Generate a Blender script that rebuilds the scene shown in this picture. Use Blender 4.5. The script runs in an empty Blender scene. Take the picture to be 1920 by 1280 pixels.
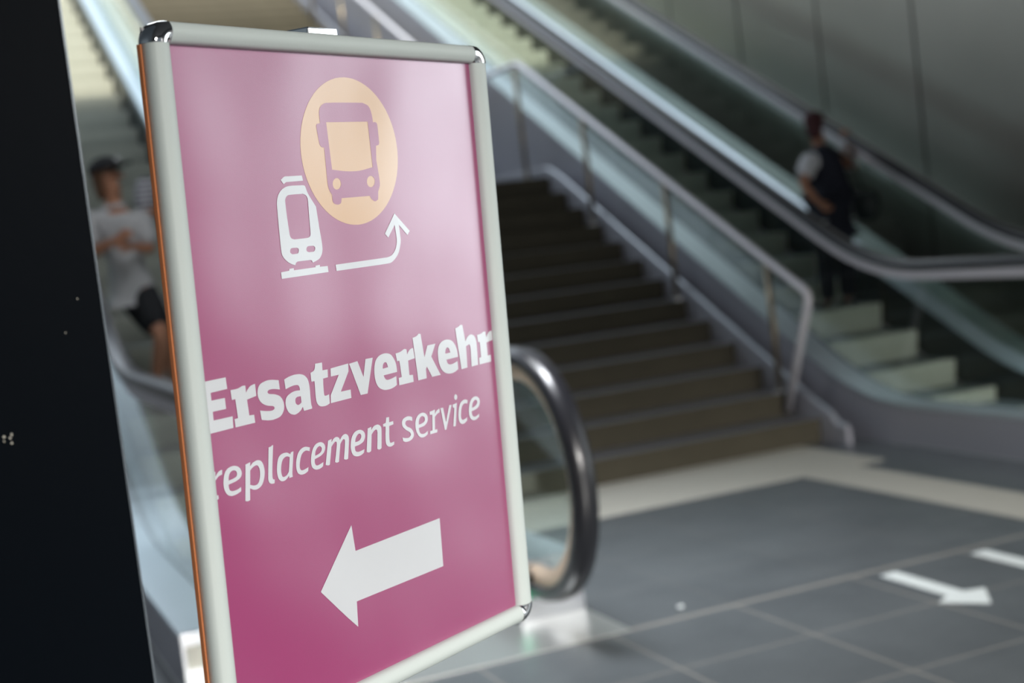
import bpy, bmesh, math, random
from mathutils import Vector, Matrix
random.seed(4)
sc = bpy.context.scene
COL = sc.collection

# ---------------------------------------------------------------- camera
CAM_H = 1.575
F_PX, PITCH, ROLL, YAW = 2667.0, .07215, -.11981, .38508
fw = Vector((math.sin(YAW)*math.cos(PITCH), math.cos(YAW)*math.cos(PITCH), -math.sin(PITCH)))
r0 = Vector((math.cos(YAW), -math.sin(YAW), 0)); u0 = r0.cross(fw)
rt = r0*math.cos(ROLL) + u0*math.sin(ROLL)
up = u0*math.cos(ROLL) - r0*math.sin(ROLL)
cd = bpy.data.cameras.new('camera'); cam = bpy.data.objects.new('camera', cd); COL.objects.link(cam)
cam.matrix_world = Matrix(((rt.x, up.x, -fw.x, 0), (rt.y, up.y, -fw.y, 0), (rt.z, up.z, -fw.z, CAM_H), (0, 0, 0, 1)))
cd.sensor_width = 36; cd.lens = F_PX/1920*36; cd.clip_start = .05; cd.clip_end = 200
cd.dof.use_dof = True; cd.dof.focus_distance = 1.83; cd.dof.aperture_fstop = 3.0
sc.camera = cam

# ---------------------------------------------------------------- world, sun, exposure
w = bpy.data.worlds.new('world'); sc.world = w; w.use_nodes = True
nt = w.node_tree; bg = nt.nodes['Background']
bg.inputs[1].default_value = 1.9
g = nt.nodes.new('ShaderNodeNewGeometry'); sp = nt.nodes.new('ShaderNodeSeparateXYZ'); cr = nt.nodes.new('ShaderNodeValToRGB')
mr = nt.nodes.new('ShaderNodeMapRange'); mr.inputs['From Min'].default_value = -1; tcw = nt.nodes.new('ShaderNodeTexCoord')
nt.links.new(tcw.outputs['Generated'], sp.inputs[0]); nt.links.new(sp.outputs[2], mr.inputs['Value']); nt.links.new(mr.outputs[0], cr.inputs[0])
cr.color_ramp.elements[0].position = .49; cr.color_ramp.elements[0].color = (.05, .05, .05, 1)
cr.color_ramp.elements[1].position = .51; cr.color_ramp.elements[1].color = (.80, .90, 1.0, 1)
nt.links.new(cr.outputs[0], bg.inputs[0])
def lamp(kind, name, loc, to, energy, color, **kw):
    d = bpy.data.lights.new(name, kind); d.energy = energy; d.color = color
    for k, v in kw.items(): setattr(d, k, v)
    o = bpy.data.objects.new(name, d); COL.objects.link(o); o.location = loc
    o.rotation_euler = (Vector(to)-Vector(loc)).to_track_quat('-Z', 'Y').to_euler(); return o
# sun over the edge of the hall roof onto the upper flights
lamp('SUN', 'sun', (-2, -8, 17.0), (1.0, 12.0, 3.0), 4.4, (1.0, .93, .76), angle=math.radians(7))
# daylight through the glazed street side on the right, and through the street doors behind the photographer
lamp('AREA', 'daylight_street_side', (8.4, 2.2, 2.5), (0.4, 1.9, 1.6), 42, (.90, .98, 1.0), shape='RECTANGLE', size=3.8, size_y=4.4, spread=math.radians(85))
lamp('AREA', 'daylight_doors', (1.5, -14.0, 7.2), (3.5, 8.0, .4), 12000, (1.0, .97, .92), shape='RECTANGLE', size=10, size_y=2.4)
lamp('AREA', 'added_fill_escalator', (1.2, 7.0, 4.85), (1.4, 7.3, 0), 60, (.93, .97, 1.0), shape='RECTANGLE', size=1.6, size_y=1.6)  # added fill, no known fixture: brightens the left escalator and its rider
lamp('AREA', 'added_fill_floor', (1.9, 5.6, 4.85), (2.0, 5.7, 0), 62, (.92, .95, 1.0), shape='RECTANGLE', size=1.2, size_y=1.2, spread=math.radians(66))  # added narrow fill, no known fixture: lifts landing plate and left floor
sc.view_settings.view_transform = 'Standard'; sc.view_settings.look = 'None'
sc.view_settings.exposure = 0.0; sc.view_settings.gamma = 1.0
sc.view_settings.use_curve_mapping = False

# ---------------------------------------------------------------- materials
def srgb(c):
    return tuple((x/255/12.92 if x/255 <= .04045 else ((x/255+.055)/1.055)**2.4) for x in c)
def mat(name, col, rough=.5, metal=0.0, spec=.5, noise=0.0, nscale=8.0, bump=0.0, bscale=60.0, emit=None, aniso=0):
    m = bpy.data.materials.new(name); m.use_nodes = True
    n = m.node_tree.nodes; l = m.node_tree.links; b = n['Principled BSDF']
    b.inputs['Base Color'].default_value = (*col, 1); b.inputs['Roughness'].default_value = rough
    b.inputs['Metallic'].default_value = metal; b.inputs['Specular IOR Level'].default_value = spec
    tc = n.new('ShaderNodeTexCoord')
    if noise:
        t = n.new('ShaderNodeTexNoise'); t.inputs['Scale'].default_value = nscale; t.inputs['Detail'].default_value = 4
        l.new(tc.outputs['Object'], t.inputs['Vector'])
        mx = n.new('ShaderNodeMix'); mx.data_type = 'RGBA'
        mx.inputs['A'].default_value = (*[c*(1-noise) for c in col], 1); mx.inputs['B'].default_value = (*[min(1, c*(1+noise)) for c in col], 1)
        l.new(t.outputs['Fac'], mx.inputs['Factor']); l.new(mx.outputs['Result'], b.inputs['Base Color'])
    if bump:
        t2 = n.new('ShaderNodeTexNoise'); t2.inputs['Scale'].default_value = bscale; t2.inputs['Detail'].default_value = 3
        l.new(tc.outputs['Object'], t2.inputs['Vector'])
        bp = n.new('ShaderNodeBump'); bp.inputs['Strength'].default_value = bump; bp.inputs['Distance'].default_value = .01
        l.new(t2.outputs['Fac'], bp.inputs['Height']); l.new(bp.outputs['Normal'], b.inputs['Normal'])
    if emit:
        b.inputs['Emission Color'].default_value = (*emit[0], 1); b.inputs['Emission Strength'].default_value = emit[1]
    return m
M = {}
M['steel'] = mat('brushed_steel', (.62, .64, .68), .32, .95, noise=.06, nscale=3)
M['steel_deck'] = mat('deck_steel', (.66, .73, .78), .38, .85, noise=.05, nscale=2)
M['plate'] = mat('floor_plate_steel', (.58, .59, .57), .30, .85, noise=.08, nscale=3)
M['clad'] = mat('grey_cladding', (.42, .42, .47), .45, .55, noise=.08, nscale=1.2)
M['skirt'] = mat('escalator_skirt', (.035, .045, .05), .35, .6)
M['rubber'] = mat('black_rubber', (.018, .018, .022), .28, 0, .7)
M['track'] = mat('handrail_track', (.84, .81, .86), .38, .3)
M['post_steel'] = mat('warm_steel_post', (.30, .25, .18), .35, .9)
M['trim_warm'] = mat('newel_trim', (.80, .62, .46), .42, .6)  # plain steel trim; the orange reflection is put into its base colour
M['tread'] = mat('escalator_tread', (.20, .22, .22), .5, .5, noise=.1, nscale=12)
M['wallmetal'] = mat('dark_metal_panel', (.37, .34, .30), .34, .9, noise=.18, nscale=.7)
M['seam'] = mat('panel_gap', (.01, .01, .01), .8)
M['stone'] = mat('brown_stone', (.075, .067, .048), .6, 0, .15, noise=.18, nscale=6)
M['stone_top'] = mat('stone_tread', (.11, .11, .12), .42, 0, .5, noise=.15, nscale=9)
M['paving'] = mat('pale_paving', (.42, .41, .36), .5, 0, .4, noise=.1, nscale=14)
M['plaster'] = mat('ceiling_plaster', (.10, .10, .105), .8)
M['wallgrey'] = mat('grey_wall', (.12, .125, .13), .6, noise=.1, nscale=1)
M['chrome'] = mat('polished_chrome', (.9, .9, .92), .06, 1.0)
M['frame'] = mat('matt_aluminium', (.54, .59, .57), .6, 0, .4, bump=.02, bscale=300)
M['edge_glint'] = mat('orange_edge_reflection', (.62, .22, .09), .4, .3)  # orange reflection on the frame side, put into this colour
M['back'] = mat('sign_backing', (.5, .5, .5), .6)
M['post'] = mat('dark_steel_base', (.08, .08, .085), .4, .5)
M['black'] = mat('black_panel', (.0012, .0025, .0045), .45, 0, .03, bump=.02, bscale=40)
M['edge'] = mat('panel_edge', (.10, .12, .14), .3, .3)
M['chip'] = mat('chipped_paint', (.55, .52, .45), .7)
M['white_mark'] = mat('white_sticker', (.60, .64, .63), .5)
M['sensor'] = mat('sensor_cover', (.36, .36, .32), .3, .4)
M['green'] = mat('green_light', (.1, .5, .3), .3, emit=((.12, .8, .45), .7))
M['skin'] = mat('skin', (.40, .19, .115), .5, 0, .4)
M['shirt'] = mat('grey_shirt', (.42, .42, .43), .8, noise=.08, nscale=20)
M['shorts'] = mat('black_cloth', (.008, .009, .012), .85)
M['navy'] = mat('navy_cloth', (.006, .008, .018), .85)
M['white_cloth'] = mat('white_cloth', (.62, .63, .66), .8)
M['hair'] = mat('brown_hair', (.10, .045, .02), .6)
M['dark_red'] = mat('dark_red_cloth', (.045, .006, .010), .7)
M['sock'] = mat('pale_sock', (.55, .62, .62), .8)
M['shoe'] = mat('shoe', (.05, .05, .055), .6)
M['bag'] = mat('black_bag', (.008, .014, .014), .6)

# striped shirt
m = mat('striped_cloth', (.6, .6, .62), .8); n = m.node_tree.nodes; l = m.node_tree.links
wv = n.new('ShaderNodeTexWave'); wv.bands_direction = 'Z'; wv.inputs['Scale'].default_value = 9
rp = n.new('ShaderNodeValToRGB'); rp.color_ramp.elements[0].position = .45; rp.color_ramp.elements[1].position = .55
rp.color_ramp.elements[0].color = (.02, .02, .03, 1); rp.color_ramp.elements[1].color = (.55, .55, .6, 1)
tc = n.new('ShaderNodeTexCoord'); l.new(tc.outputs['Object'], wv.inputs['Vector']); l.new(wv.outputs['Fac'], rp.inputs['Fac'])
l.new(rp.outputs['Color'], n['Principled BSDF'].inputs['Base Color']); M['striped'] = m

# glass: tinted clear pane with a real reflection at glancing angles
def glass(name, tint, refl=1.0):
    m = bpy.data.materials.new(name); m.use_nodes = True; n = m.node_tree.nodes; l = m.node_tree.links
    n.remove(n['Principled BSDF'])
    tr = n.new('ShaderNodeBsdfTransparent'); tr.inputs[0].default_value = (*tint, 1)
    gl = n.new('ShaderNodeBsdfGlossy'); gl.inputs['Roughness'].default_value = .04; gl.inputs[0].default_value = (refl, refl, refl, 1)
    lw = n.new('ShaderNodeLayerWeight'); lw.inputs['Blend'].default_value = .5
    pw = n.new('ShaderNodeMath'); pw.operation = 'POWER'; pw.inputs[1].default_value = 4.0; l.new(lw.outputs['Facing'], pw.inputs[0])
    fr = n.new('ShaderNodeMapRange'); fr.inputs['To Min'].default_value = .035; fr.inputs['To Max'].default_value = .8; l.new(pw.outputs[0], fr.inputs['Value'])
    mx = n.new('ShaderNodeMixShader'); l.new(fr.outputs[0], mx.inputs[0]); l.new(tr.outputs[0], mx.inputs[1]); l.new(gl.outputs[0], mx.inputs[2])
    l.new(mx.outputs[0], n['Material Output'].inputs[0]); return m
M['glass'] = glass('green_tinted_glass', (.86, .92, .90))

# floor: dark stone tiles, pale joints, one wider joint
TILE = .5625
def floor_mat():
    m = bpy.data.materials.new('dark_stone_tiles'); m.use_nodes = True; n = m.node_tree.nodes; l = m.node_tree.links
    b = n['Principled BSDF']; geo = n.new('ShaderNodeNewGeometry'); sx = n.new('ShaderNodeSeparateXYZ'); l.new(geo.outputs['Position'], sx.inputs[0])
    def mth(op, a, bb=None):
        q = n.new('ShaderNodeMath'); q.operation = op
        for i, v in enumerate((a, bb)):
            if v is None: continue
            if isinstance(v, (int, float)): q.inputs[i].default_value = v
            else: l.new(v, q.inputs[i])
        return q.outputs[0]
    def joint(src, off, w_):
        t = mth('ABSOLUTE', mth('SUBTRACT', mth('FRACT', mth('DIVIDE', mth('SUBTRACT', src, off-TILE/2), TILE)), .5))
        return mth('LESS_THAN', t, w_/TILE/2)
    j = mth('MAXIMUM', joint(sx.outputs[0], 2.83, .010), joint(sx.outputs[1], 4.95, .010))
    wide = mth('LESS_THAN', mth('ABSOLUTE', mth('SUBTRACT', sx.outputs[1], 4.95)), .016)
    near = mth('LESS_THAN', sx.outputs[1], 4.95)
    j = mth('MULTIPLY', j, mth('ADD', mth('MULTIPLY', near, .8), .2))
    j = mth('MAXIMUM', j, wide)
    ns = n.new('ShaderNodeTexNoise'); ns.inputs['Scale'].default_value = 2.2; ns.inputs['Detail'].default_value = 6; l.new(geo.outputs['Position'], ns.inputs['Vector'])
    r = n.new('ShaderNodeValToRGB'); r.color_ramp.elements[0].position = .3; r.color_ramp.elements[1].position = .75
    r.color_ramp.elements[0].color = (.062, .070, .076, 1); r.color_ramp.elements[1].color = (.088, .098, .104, 1); l.new(ns.outputs['Fac'], r.inputs['Fac'])
    mx = n.new('ShaderNodeMix'); mx.data_type = 'RGBA'; l.new(j, mx.inputs['Factor']); l.new(r.outputs['Color'], mx.inputs['A']); mx.inputs['B'].default_value = (.20, .19, .172, 1)
    l.new(mx.outputs['Result'], b.inputs['Base Color'])
    b.inputs['Roughness'].default_value = .34; b.inputs['Specular IOR Level'].default_value = .5
    ns2 = n.new('ShaderNodeTexNoise'); ns2.inputs['Scale'].default_value = 9; l.new(geo.outputs['Position'], ns2.inputs['Vector'])
    rr = n.new('ShaderNodeMapRange'); rr.inputs['To Min'].default_value = .30; rr.inputs['To Max'].default_value = .42; l.new(ns2.outputs['Fac'], rr.inputs['Value']); l.new(rr.outputs[0], b.inputs['Roughness'])
    return m
M['floor'] = floor_mat()

# tactile paving with ribs
def rib_mat():
    m = mat('ribbed_paving', (.42, .41, .36), .5, 0, .4, noise=.08, nscale=14)
    n = m.node_tree.nodes; l = m.node_tree.links; g = n.new('ShaderNodeNewGeometry')
    wv = n.new('ShaderNodeTexWave'); wv.bands_direction = 'X'; wv.inputs['Scale'].default_value = 8
    l.new(g.outputs['Position'], wv.inputs['Vector']); bp = n.new('ShaderNodeBump'); bp.inputs['Strength'].default_value = .7; bp.inputs['Distance'].default_value = .006
    l.new(wv.outputs['Fac'], bp.inputs['Height']); l.new(bp.outputs['Normal'], n['Principled BSDF'].inputs['Normal']); return m
M['rib'] = rib_mat()

# grooved escalator step metal
def groove(m, scale, axis='X', st=.5):
    n = m.node_tree.nodes; l = m.node_tree.links; g = n.new('ShaderNodeTexCoord')
    wv = n.new('ShaderNodeTexWave'); wv.bands_direction = axis; wv.inputs['Scale'].default_value = scale
    l.new(g.outputs['Object'], wv.inputs['Vector']); bp = n.new('ShaderNodeBump'); bp.inputs['Strength'].default_value = st; bp.inputs['Distance'].default_value = .004
    l.new(wv.outputs['Fac'], bp.inputs['Height']); l.new(bp.outputs['Normal'], n['Principled BSDF'].inputs['Normal'])
groove(M['tread'], 28)
M['riser'] = mat('escalator_riser', (.52, .53, .46), .55, .15, noise=.10, nscale=10); groove(M['riser'], 28, st=.35)

# printed poster behind a satin protective sheet: print colour plus the sheet's own soft reflection
def print_mat(name, col):
    m = bpy.data.materials.new(name); m.use_nodes = True; n = m.node_tree.nodes; l = m.node_tree.links; b = n['Principled BSDF']
    b.inputs['Base Color'].default_value = (*col, 1); b.inputs['Roughness'].default_value = .9; b.inputs['Specular IOR Level'].default_value = 0
    gl = n.new('ShaderNodeBsdfGlossy'); gl.inputs['Roughness'].default_value = .32; gl.inputs[0].default_value = (.95, .97, 1.0, 1)
    tc = n.new('ShaderNodeTexCoord')
    n1 = n.new('ShaderNodeTexNoise'); n1.inputs['Scale'].default_value = 3.2; n1.inputs['Detail'].default_value = 1.0; l.new(tc.outputs['Object'], n1.inputs['Vector'])
    b1 = n.new('ShaderNodeBump'); b1.inputs['Strength'].default_value = .8; b1.inputs['Distance'].default_value = .02; l.new(n1.outputs['Fac'], b1.inputs['Height'])
    n2 = n.new('ShaderNodeTexNoise'); n2.inputs['Scale'].default_value = 900; n2.inputs['Detail'].default_value = 1; l.new(tc.outputs['Object'], n2.inputs['Vector'])
    b2 = n.new('ShaderNodeBump'); b2.inputs['Strength'].default_value = .10; b2.inputs['Distance'].default_value = .001; l.new(n2.outputs['Fac'], b2.inputs['Height'])
    l.new(b1.outputs['Normal'], b2.inputs['Normal']); l.new(b2.outputs['Normal'], gl.inputs['Normal'])
    mx = n.new('ShaderNodeMixShader'); lw = n.new('ShaderNodeLayerWeight'); lw.inputs['Blend'].default_value = .5
    fr = n.new('ShaderNodeMapRange'); fr.inputs['From Min'].default_value = .18; fr.inputs['From Max'].default_value = .42
    fr.inputs['To Min'].default_value = .17; fr.inputs['To Max'].default_value = .27; l.new(lw.outputs['Facing'], fr.inputs['Value']); l.new(fr.outputs[0], mx.inputs[0])
    l.new(b.outputs[0], mx.inputs[1]); l.new(gl.outputs[0], mx.inputs[2]); l.new(mx.outputs[0], n['Material Output'].inputs[0]); return m
M['magenta'] = print_mat('magenta_print', (.32, .008, .122))
M['white_print'] = print_mat('white_print', (.62, .63, .655))
M['orange_print'] = print_mat('orange_print', (.67, .36, .135))

# ---------------------------------------------------------------- building helpers
def link(name, me, m=None, parent=None, smooth=False):
    o = bpy.data.objects.new(name, me); COL.objects.link(o)
    if m is not None:
        for k in (m if isinstance(m, (list, tuple)) else [m]): me.materials.append(k)
    if parent is not None: o.parent = parent
    if smooth:
        for p in me.polygons: p.use_smooth = True
    return o
def obj(name, bm, m, parent=None, smooth=False, bevel=0):
    if bevel: bmesh.ops.bevel(bm, geom=list(bm.edges), offset=bevel, segments=2, affect='EDGES', profile=.7)
    bmesh.ops.recalc_face_normals(bm, faces=bm.faces)
    me = bpy.data.meshes.new(name); bm.to_mesh(me); bm.free()
    return link(name, me, m, parent, smooth)
def tag(o, label=None, cat=None, group=None, kind=None):
    for k, v in (('label', label), ('category', cat), ('group', group), ('kind', kind)):
        if v: o[k] = v
    return o
def thing(name, label, cat, loc=(0, 0, 0), group=None):
    o = bpy.data.objects.new(name, None); COL.objects.link(o); o.location = loc
    return tag(o, label, cat, group)
def box(bm, a, b):
    (x0, y0, z0), (x1, y1, z1) = a, b
    v = [bm.verts.new(p) for p in ((x0, y0, z0), (x1, y0, z0), (x1, y1, z0), (x0, y1, z0), (x0, y0, z1), (x1, y0, z1), (x1, y1, z1), (x0, y1, z1))]
    for f in ((0, 3, 2, 1), (4, 5, 6, 7), (0, 1, 5, 4), (1, 2, 6, 5), (2, 3, 7, 6), (3, 0, 4, 7)): bm.faces.new([v[i] for i in f])
    return bm
def BM(): return bmesh.new()
def extr_yz(bm, pts, x0, x1):
    """closed polygon in the YZ plane pushed from x0 to x1"""
    a = [bm.verts.new((x0, p[0], p[1])) for p in pts]; b = [bm.verts.new((x1, p[0], p[1])) for p in pts]
    n = len(pts)
    for i in range(n): bm.faces.new((a[i], a[(i+1) % n], b[(i+1) % n], b[i]))
    bm.faces.new(a); bm.faces.new(b[::-1]); return bm
def strip_yz(bm, lo, hi, x0, x1):
    """slab between two matching YZ polylines"""
    rings = []
    for p, q in zip(lo, hi):
        rings.append([bm.verts.new(v) for v in ((x0, *p), (x1, *p), (x1, *q), (x0, *q))])
    for r, s in zip(rings, rings[1:]):
        for k in range(4): bm.faces.new((r[k], r[(k+1) % 4], s[(k+1) % 4], s[k]))
    bm.faces.new(rings[0][::-1]); bm.faces.new(rings[-1]); return bm
def sweep(bm, path, sec, closed_sec=True, X=0.0, caps=True):
    """section (dx, dn) along a YZ path; dn is the left normal of the path"""
    rings = []; n = len(path)
    for i, p in enumerate(path):
        a = path[max(i-1, 0)]; b = path[min(i+1, n-1)]
        t = Vector((b[0]-a[0], b[1]-a[1])).normalized(); nn = Vector((-t.y, t.x))
        rings.append([bm.verts.new((X+dx, p[0]+nn.x*dn, p[1]+nn.y*dn)) for dx, dn in sec])
    m_ = len(sec)
    for r, s in zip(rings, rings[1:]):
        for k in range(m_ if closed_sec else m_-1): bm.faces.new((r[k], r[(k+1) % m_], s[(k+1) % m_], s[k]))
    if caps: bm.faces.new(rings[0][::-1]); bm.faces.new(rings[-1])
    return bm
def tube(bm, pts, r, seg=14, radii=None):
    pts = [Vector(p) for p in pts]; rings = []; n = len(pts); ref = None
    for i, p in enumerate(pts):
        t = (pts[min(i+1, n-1)]-pts[max(i-1, 0)]).normalized()
        if ref is None:
            ref = Vector((0, 0, 1)) if abs(t.z) < .9 else Vector((1, 0, 0))
        a = (ref-t*ref.dot(t)).normalized(); b = t.cross(a); ref = a
        rr = radii[i] if radii else r
        rings.append([bm.verts.new(p+(a*math.cos(q)+b*math.sin(q))*rr) for q in [2*math.pi*k/seg for k in range(seg)]])
    for u, v in zip(rings, rings[1:]):
        for k in range(seg): bm.faces.new((u[k], u[(k+1) % seg], v[(k+1) % seg], v[k]))
    bm.faces.new(rings[0][::-1]); bm.faces.new(rings[-1]); return bm
def rounded(pts, r, seg=5):
    """polyline with its inner corners rounded"""
    pts = [Vector(p) for p in pts]; out = [pts[0]]
    for a, b, c in zip(pts, pts[1:], pts[2:]):
        d1 = (a-b).normalized(); d2 = (c-b).normalized(); k = min(r, (a-b).length*.45, (c-b).length*.45)
        p, q = b+d1*k, b+d2*k
        for i in range(seg+1):
            u = i/seg; out.append(p*(1-u)**2+b*2*u*(1-u)+q*u*u)
    out.append(pts[-1]); return out

# ---------------------------------------------------------------- setting
S = .5                                     # stair slope
TE = .516                                  # escalator slope
fl = BM(); box(fl, (-6, -16.5, -.3), (13, 8.6, 0)); tag(obj('floor', fl, M['floor']), kind='structure')
# right-hand wall of dark metal panels with vertical joints
wr = BM(); box(wr, (7.66, 4.0, 0), (8.0, 30, 12)); wl = obj('wall_right', wr, M['seam']); tag(wl, kind='structure')
pb = BM(); y = 9.43-1.29*4
while y < 29:
    for z0, z1 in ((0.0, 12.0),): box(pb, (7.615, y+.014, z0), (7.67, y+1.29-.014, z1))
    y += 1.29
tag(obj('wall_right_panels', pb, M['wallmetal'], wl, bevel=.003), 'dark brushed metal panels with narrow upright gaps')
b_ = BM(); box(b_, (-6.3, -6, 0), (-6, 30, 5.0)); tag(obj('wall_left', b_, M['wallgrey']), kind='structure')
b_ = BM(); box(b_, (-6, 30, 0), (8, 30.3, 6.6)); tag(obj('wall_back', b_, M['wallgrey']), kind='structure')
b_ = BM(); box(b_, (-6, -6, 5.0), (13, 11.5, 5.5)); tag(obj('ceiling', b_, M['plaster']), kind='structure')
b_ = BM(); box(b_, (-2.0, -6.1, 0), (1.0, -5.6, 4.4)); tag(obj('wall_shade_pier', b_, M['wallgrey']), kind='structure')  # unseen pier added to shade the sign from the door daylight
b_ = BM(); box(b_, (8.9, -6, 0), (9.2, 4, 5.0)); tag(obj('wall_right_front', b_, M['wallgrey']), kind='structure')
b_ = BM(); box(b_, (8.0, 4, 0), (9.2, 4.3, 5.0)); tag(obj('wall_right_return', b_, M['wallgrey']), kind='structure')
b_ = BM(); box(b_, (-14, -17, -.3), (24, -16.5, 12.6)); tag(obj('wall_sky_block', b_, M['wallgrey']), kind='structure')  # unseen wall, added and raised to keep low sky and sun out
# street front behind the photographer: wall over and beside the door opening
b_ = BM(); box(b_, (-6, -6.0, 4.23), (13, -5.7, 5.0)); tag(obj('wall_front', b_, M['wallgrey']), kind='structure')
b_ = BM(); box(b_, (-6, 22.6, 6.3), (7.6, 30, 6.6)); tag(obj('floor_upper', b_, M['stone_top']), kind='structure')

# pale tactile paving before the stairs, and the ribbed guidance strip
b_ = BM(); box(b_, (2.42, 6.98, -.005), (5.12, 7.865, .004)); tag(obj('tactile_paving', b_, M['paving']), 'pale beige paving field lying in front of the bottom stair step', 'paving')
b_ = BM(); box(b_, (4.53, 2.0, -.005), (4.91, 6.975, .005)); tag(obj('guidance_strip', b_, M['rib']), 'narrow pale ribbed guidance strip running from the paving field towards the right edge', 'paving')

# white arrows stuck on the floor
def arrow(dx, label):
    pts = [(3.487, 4.868), (3.572, 4.874), (3.562, 4.44), (3.645, 4.415), (3.52, 4.235), (3.396, 4.385), (3.474, 4.43)]
    bm = BM(); a = [bm.verts.new((x+dx, y, .0004)) for x, y in pts]; f = bm.faces.new(a)
    r = bmesh.ops.extrude_face_region(bm, geom=[f]); bmesh.ops.translate(bm, vec=(0, 0, .0015), verts=[v for v in r['geom'] if isinstance(v, bmesh.types.BMVert)])
    tag(obj('floor_arrow', bm, M['white_mark']), label, 'arrow sticker', 'white arrow stickers on the dark floor')
arrow(0, 'white arrow sticker on the dark floor tiles, seen whole with its head')
arrow(.475, 'white arrow sticker cut off by the right picture edge, only its shaft seen')
bm = BM(); bmesh.ops.create_icosphere(bm, subdivisions=2, radius=.013); bmesh.ops.scale(bm, vec=(1.2, .9, .5), verts=bm.verts)
for v in bm.verts: v.co += Vector((2.65, 5.07, .007))+Vector((random.uniform(-.002, .002), random.uniform(-.002, .002), 0))
tag(obj('paper_scrap', bm, M['white_mark']), 'tiny crumpled white paper scrap lying on the dark floor tiles', 'litter')

# ---------------------------------------------------------------- stairs
XL, XR = 2.44, 5.297; Y0, RISE, RUN, NST = 7.884, .16, .32, 13
stair = thing('staircase', 'wide dark stone staircase between the two escalators', 'staircase', ((XL+XR)/2, Y0, 0))
sx_, sy_ = stair.location.x, stair.location.y
def step_mesh(depth):
    bm = BM(); box(bm, (-(XR-XL)/2, .0, -RISE), ((XR-XL)/2, depth, -.03))
    bmesh.ops.recalc_face_normals(bm, faces=bm.faces)
    box(bm, (-(XR-XL)/2-.0, -.012, -.03), ((XR-XL)/2, depth, 0))
    for f in bm.faces:
        f.material_index = 1 if f.calc_center_median().z > -.001 else 0
    me = bpy.data.meshes.new('step'); bmesh.ops.recalc_face_normals(bm, faces=bm.faces); bm.to_mesh(me); bm.free()
    me.materials.append(M['stone']); me.materials.append(M['stone_top']); return me
sm = step_mesh(RUN+.03)
for k in range(NST-1):
    o = bpy.data.objects.new('step', sm); COL.objects.link(o); o.parent = stair; o.location = (0, k*RUN, (k+1)*RISE)
LAND_Y, LAND_Z = Y0+(NST-1)*RUN, NST*RISE
F2_Y = 13.50; N2 = 28
b_ = BM(); box(b_, (XL, LAND_Y, LAND_Z-.16), (XR, F2_Y+.03, LAND_Z))
for v in b_.verts: v.co -= stair.location
for f in b_.faces: f.material_index = 1 if f.calc_center_median().z > LAND_Z-.001 else 0
o = obj('landing', b_, [M['stone'], M['stone_top']], stair)
for k in range(N2):
    o = bpy.data.objects.new('step', sm); COL.objects.link(o); o.parent = stair; o.location = (0, F2_Y-Y0+k*RUN, LAND_Z+(k+1)*RISE)
# solid soffit body under the flights
def loc_yz(pts): return [(p[0]-sy_, p[1]) for p in pts]
b_ = BM(); extr_yz(b_, loc_yz([(Y0+.02, 0), (LAND_Y+.1, LAND_Z-.17), (F2_Y, LAND_Z-.17), (F2_Y+N2*RUN, LAND_Z+N2*RISE-.2), (F2_Y+N2*RUN, LAND_Z+N2*RISE-.6), (F2_Y, 1.4), (12.5, 0)]), XL-sx_+.01, XR-sx_-.01)
obj('stair_soffit', b_, M['stone'], stair)
# pale metal skirting plates with a thin ledge, both sides
def nose(y):
    if y < LAND_Y: return max(0, (y-Y0)*S+RISE)
    if y < F2_Y: return LAND_Z+.0
    return LAND_Z+(y-F2_Y)*S+RISE
ys = [7.60, 7.70, 7.76]+[7.9+.3*i for i in range(13)]+[LAND_Y+.05, F2_Y-.05]+[F2_Y+.1+.4*i for i in range(22)]
def ledge_z(y):
    if y < 7.72: return .115
    return max(.115, (y-Y0)*S+RISE if y < Y0 else nose(y))+(.075 if y >= 7.72 else 0)
top = [(y-sy_, ledge_z(y)) for y in ys]
low = [(y-sy_, max(0.0, ledge_z(y)-.55)) for y in ys]
for xs in ((XR+.003, XR+.045), (XL-.045, XL-.003)):
    b_ = BM(); strip_yz(b_, low, top, xs[0]-sx_, xs[1]-sx_); tag(obj('skirting', b_, M['clad'], stair), 'pale grey metal skirting plate')
    b_ = BM(); tube(b_, rounded([((xs[0]+xs[1])/2-sx_, p[0], p[1]+.012) for p in top], .12), .011, 10); obj('ledge', b_, M['steel'], stair, smooth=True)

# ---------------------------------------------------------------- stair railings
def rail_z(y):
    if y <= 12.02: return 1.206+.506*(y-8.195)
    if y <= F2_Y+.02: return 1.206+.506*(12.02-8.195)
    return 1.206+.506*(12.02-8.195)+.5*(y-F2_Y-.02)
def railing(X, label, second=True):
    t = thing('stair_railing', label, 'railing', (X, 8.23, RISE))
    def rel(p): return (p[0]-X, p[1]-8.23, p[2]-RISE)
    pts = [(X, 8.16, .20), (X, 7.76, rail_z(7.76)), (X, 12.02, rail_z(12.02)), (X, F2_Y, rail_z(F2_Y)), (X, 22.0, rail_z(22.0))]
    bm = BM(); tube(bm, rounded([rel(p) for p in pts], .09, 6), .027, 16); obj('handrail', bm, M['track'], t, smooth=True)
    yy = 8.23; i = 0
    while yy < 21.5:
        if yy < LAND_Y: k = int((yy-Y0)//RUN)+1; zf = k*RISE
        elif yy < F2_Y: zf = LAND_Z
        else: zf = LAND_Z+(int((yy-F2_Y)//RUN)+1)*RISE
        bm = BM(); tube(bm, [rel((X, yy, zf)), rel((X, yy, rail_z(yy)-.02))], .022, 14)
        p = obj('post', bm, M['post_steel'], t, smooth=True)
        bm = BM(); tube(bm, [rel((X, yy, zf)), rel((X, yy, zf+.012))], .045, 16); obj('foot_plate', bm, M['steel'], p)
        yy += 1.2875; i += 1
railing(5.245, 'steel tube railing along the right side of the stairs, ending in a bent-down loop')
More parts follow.
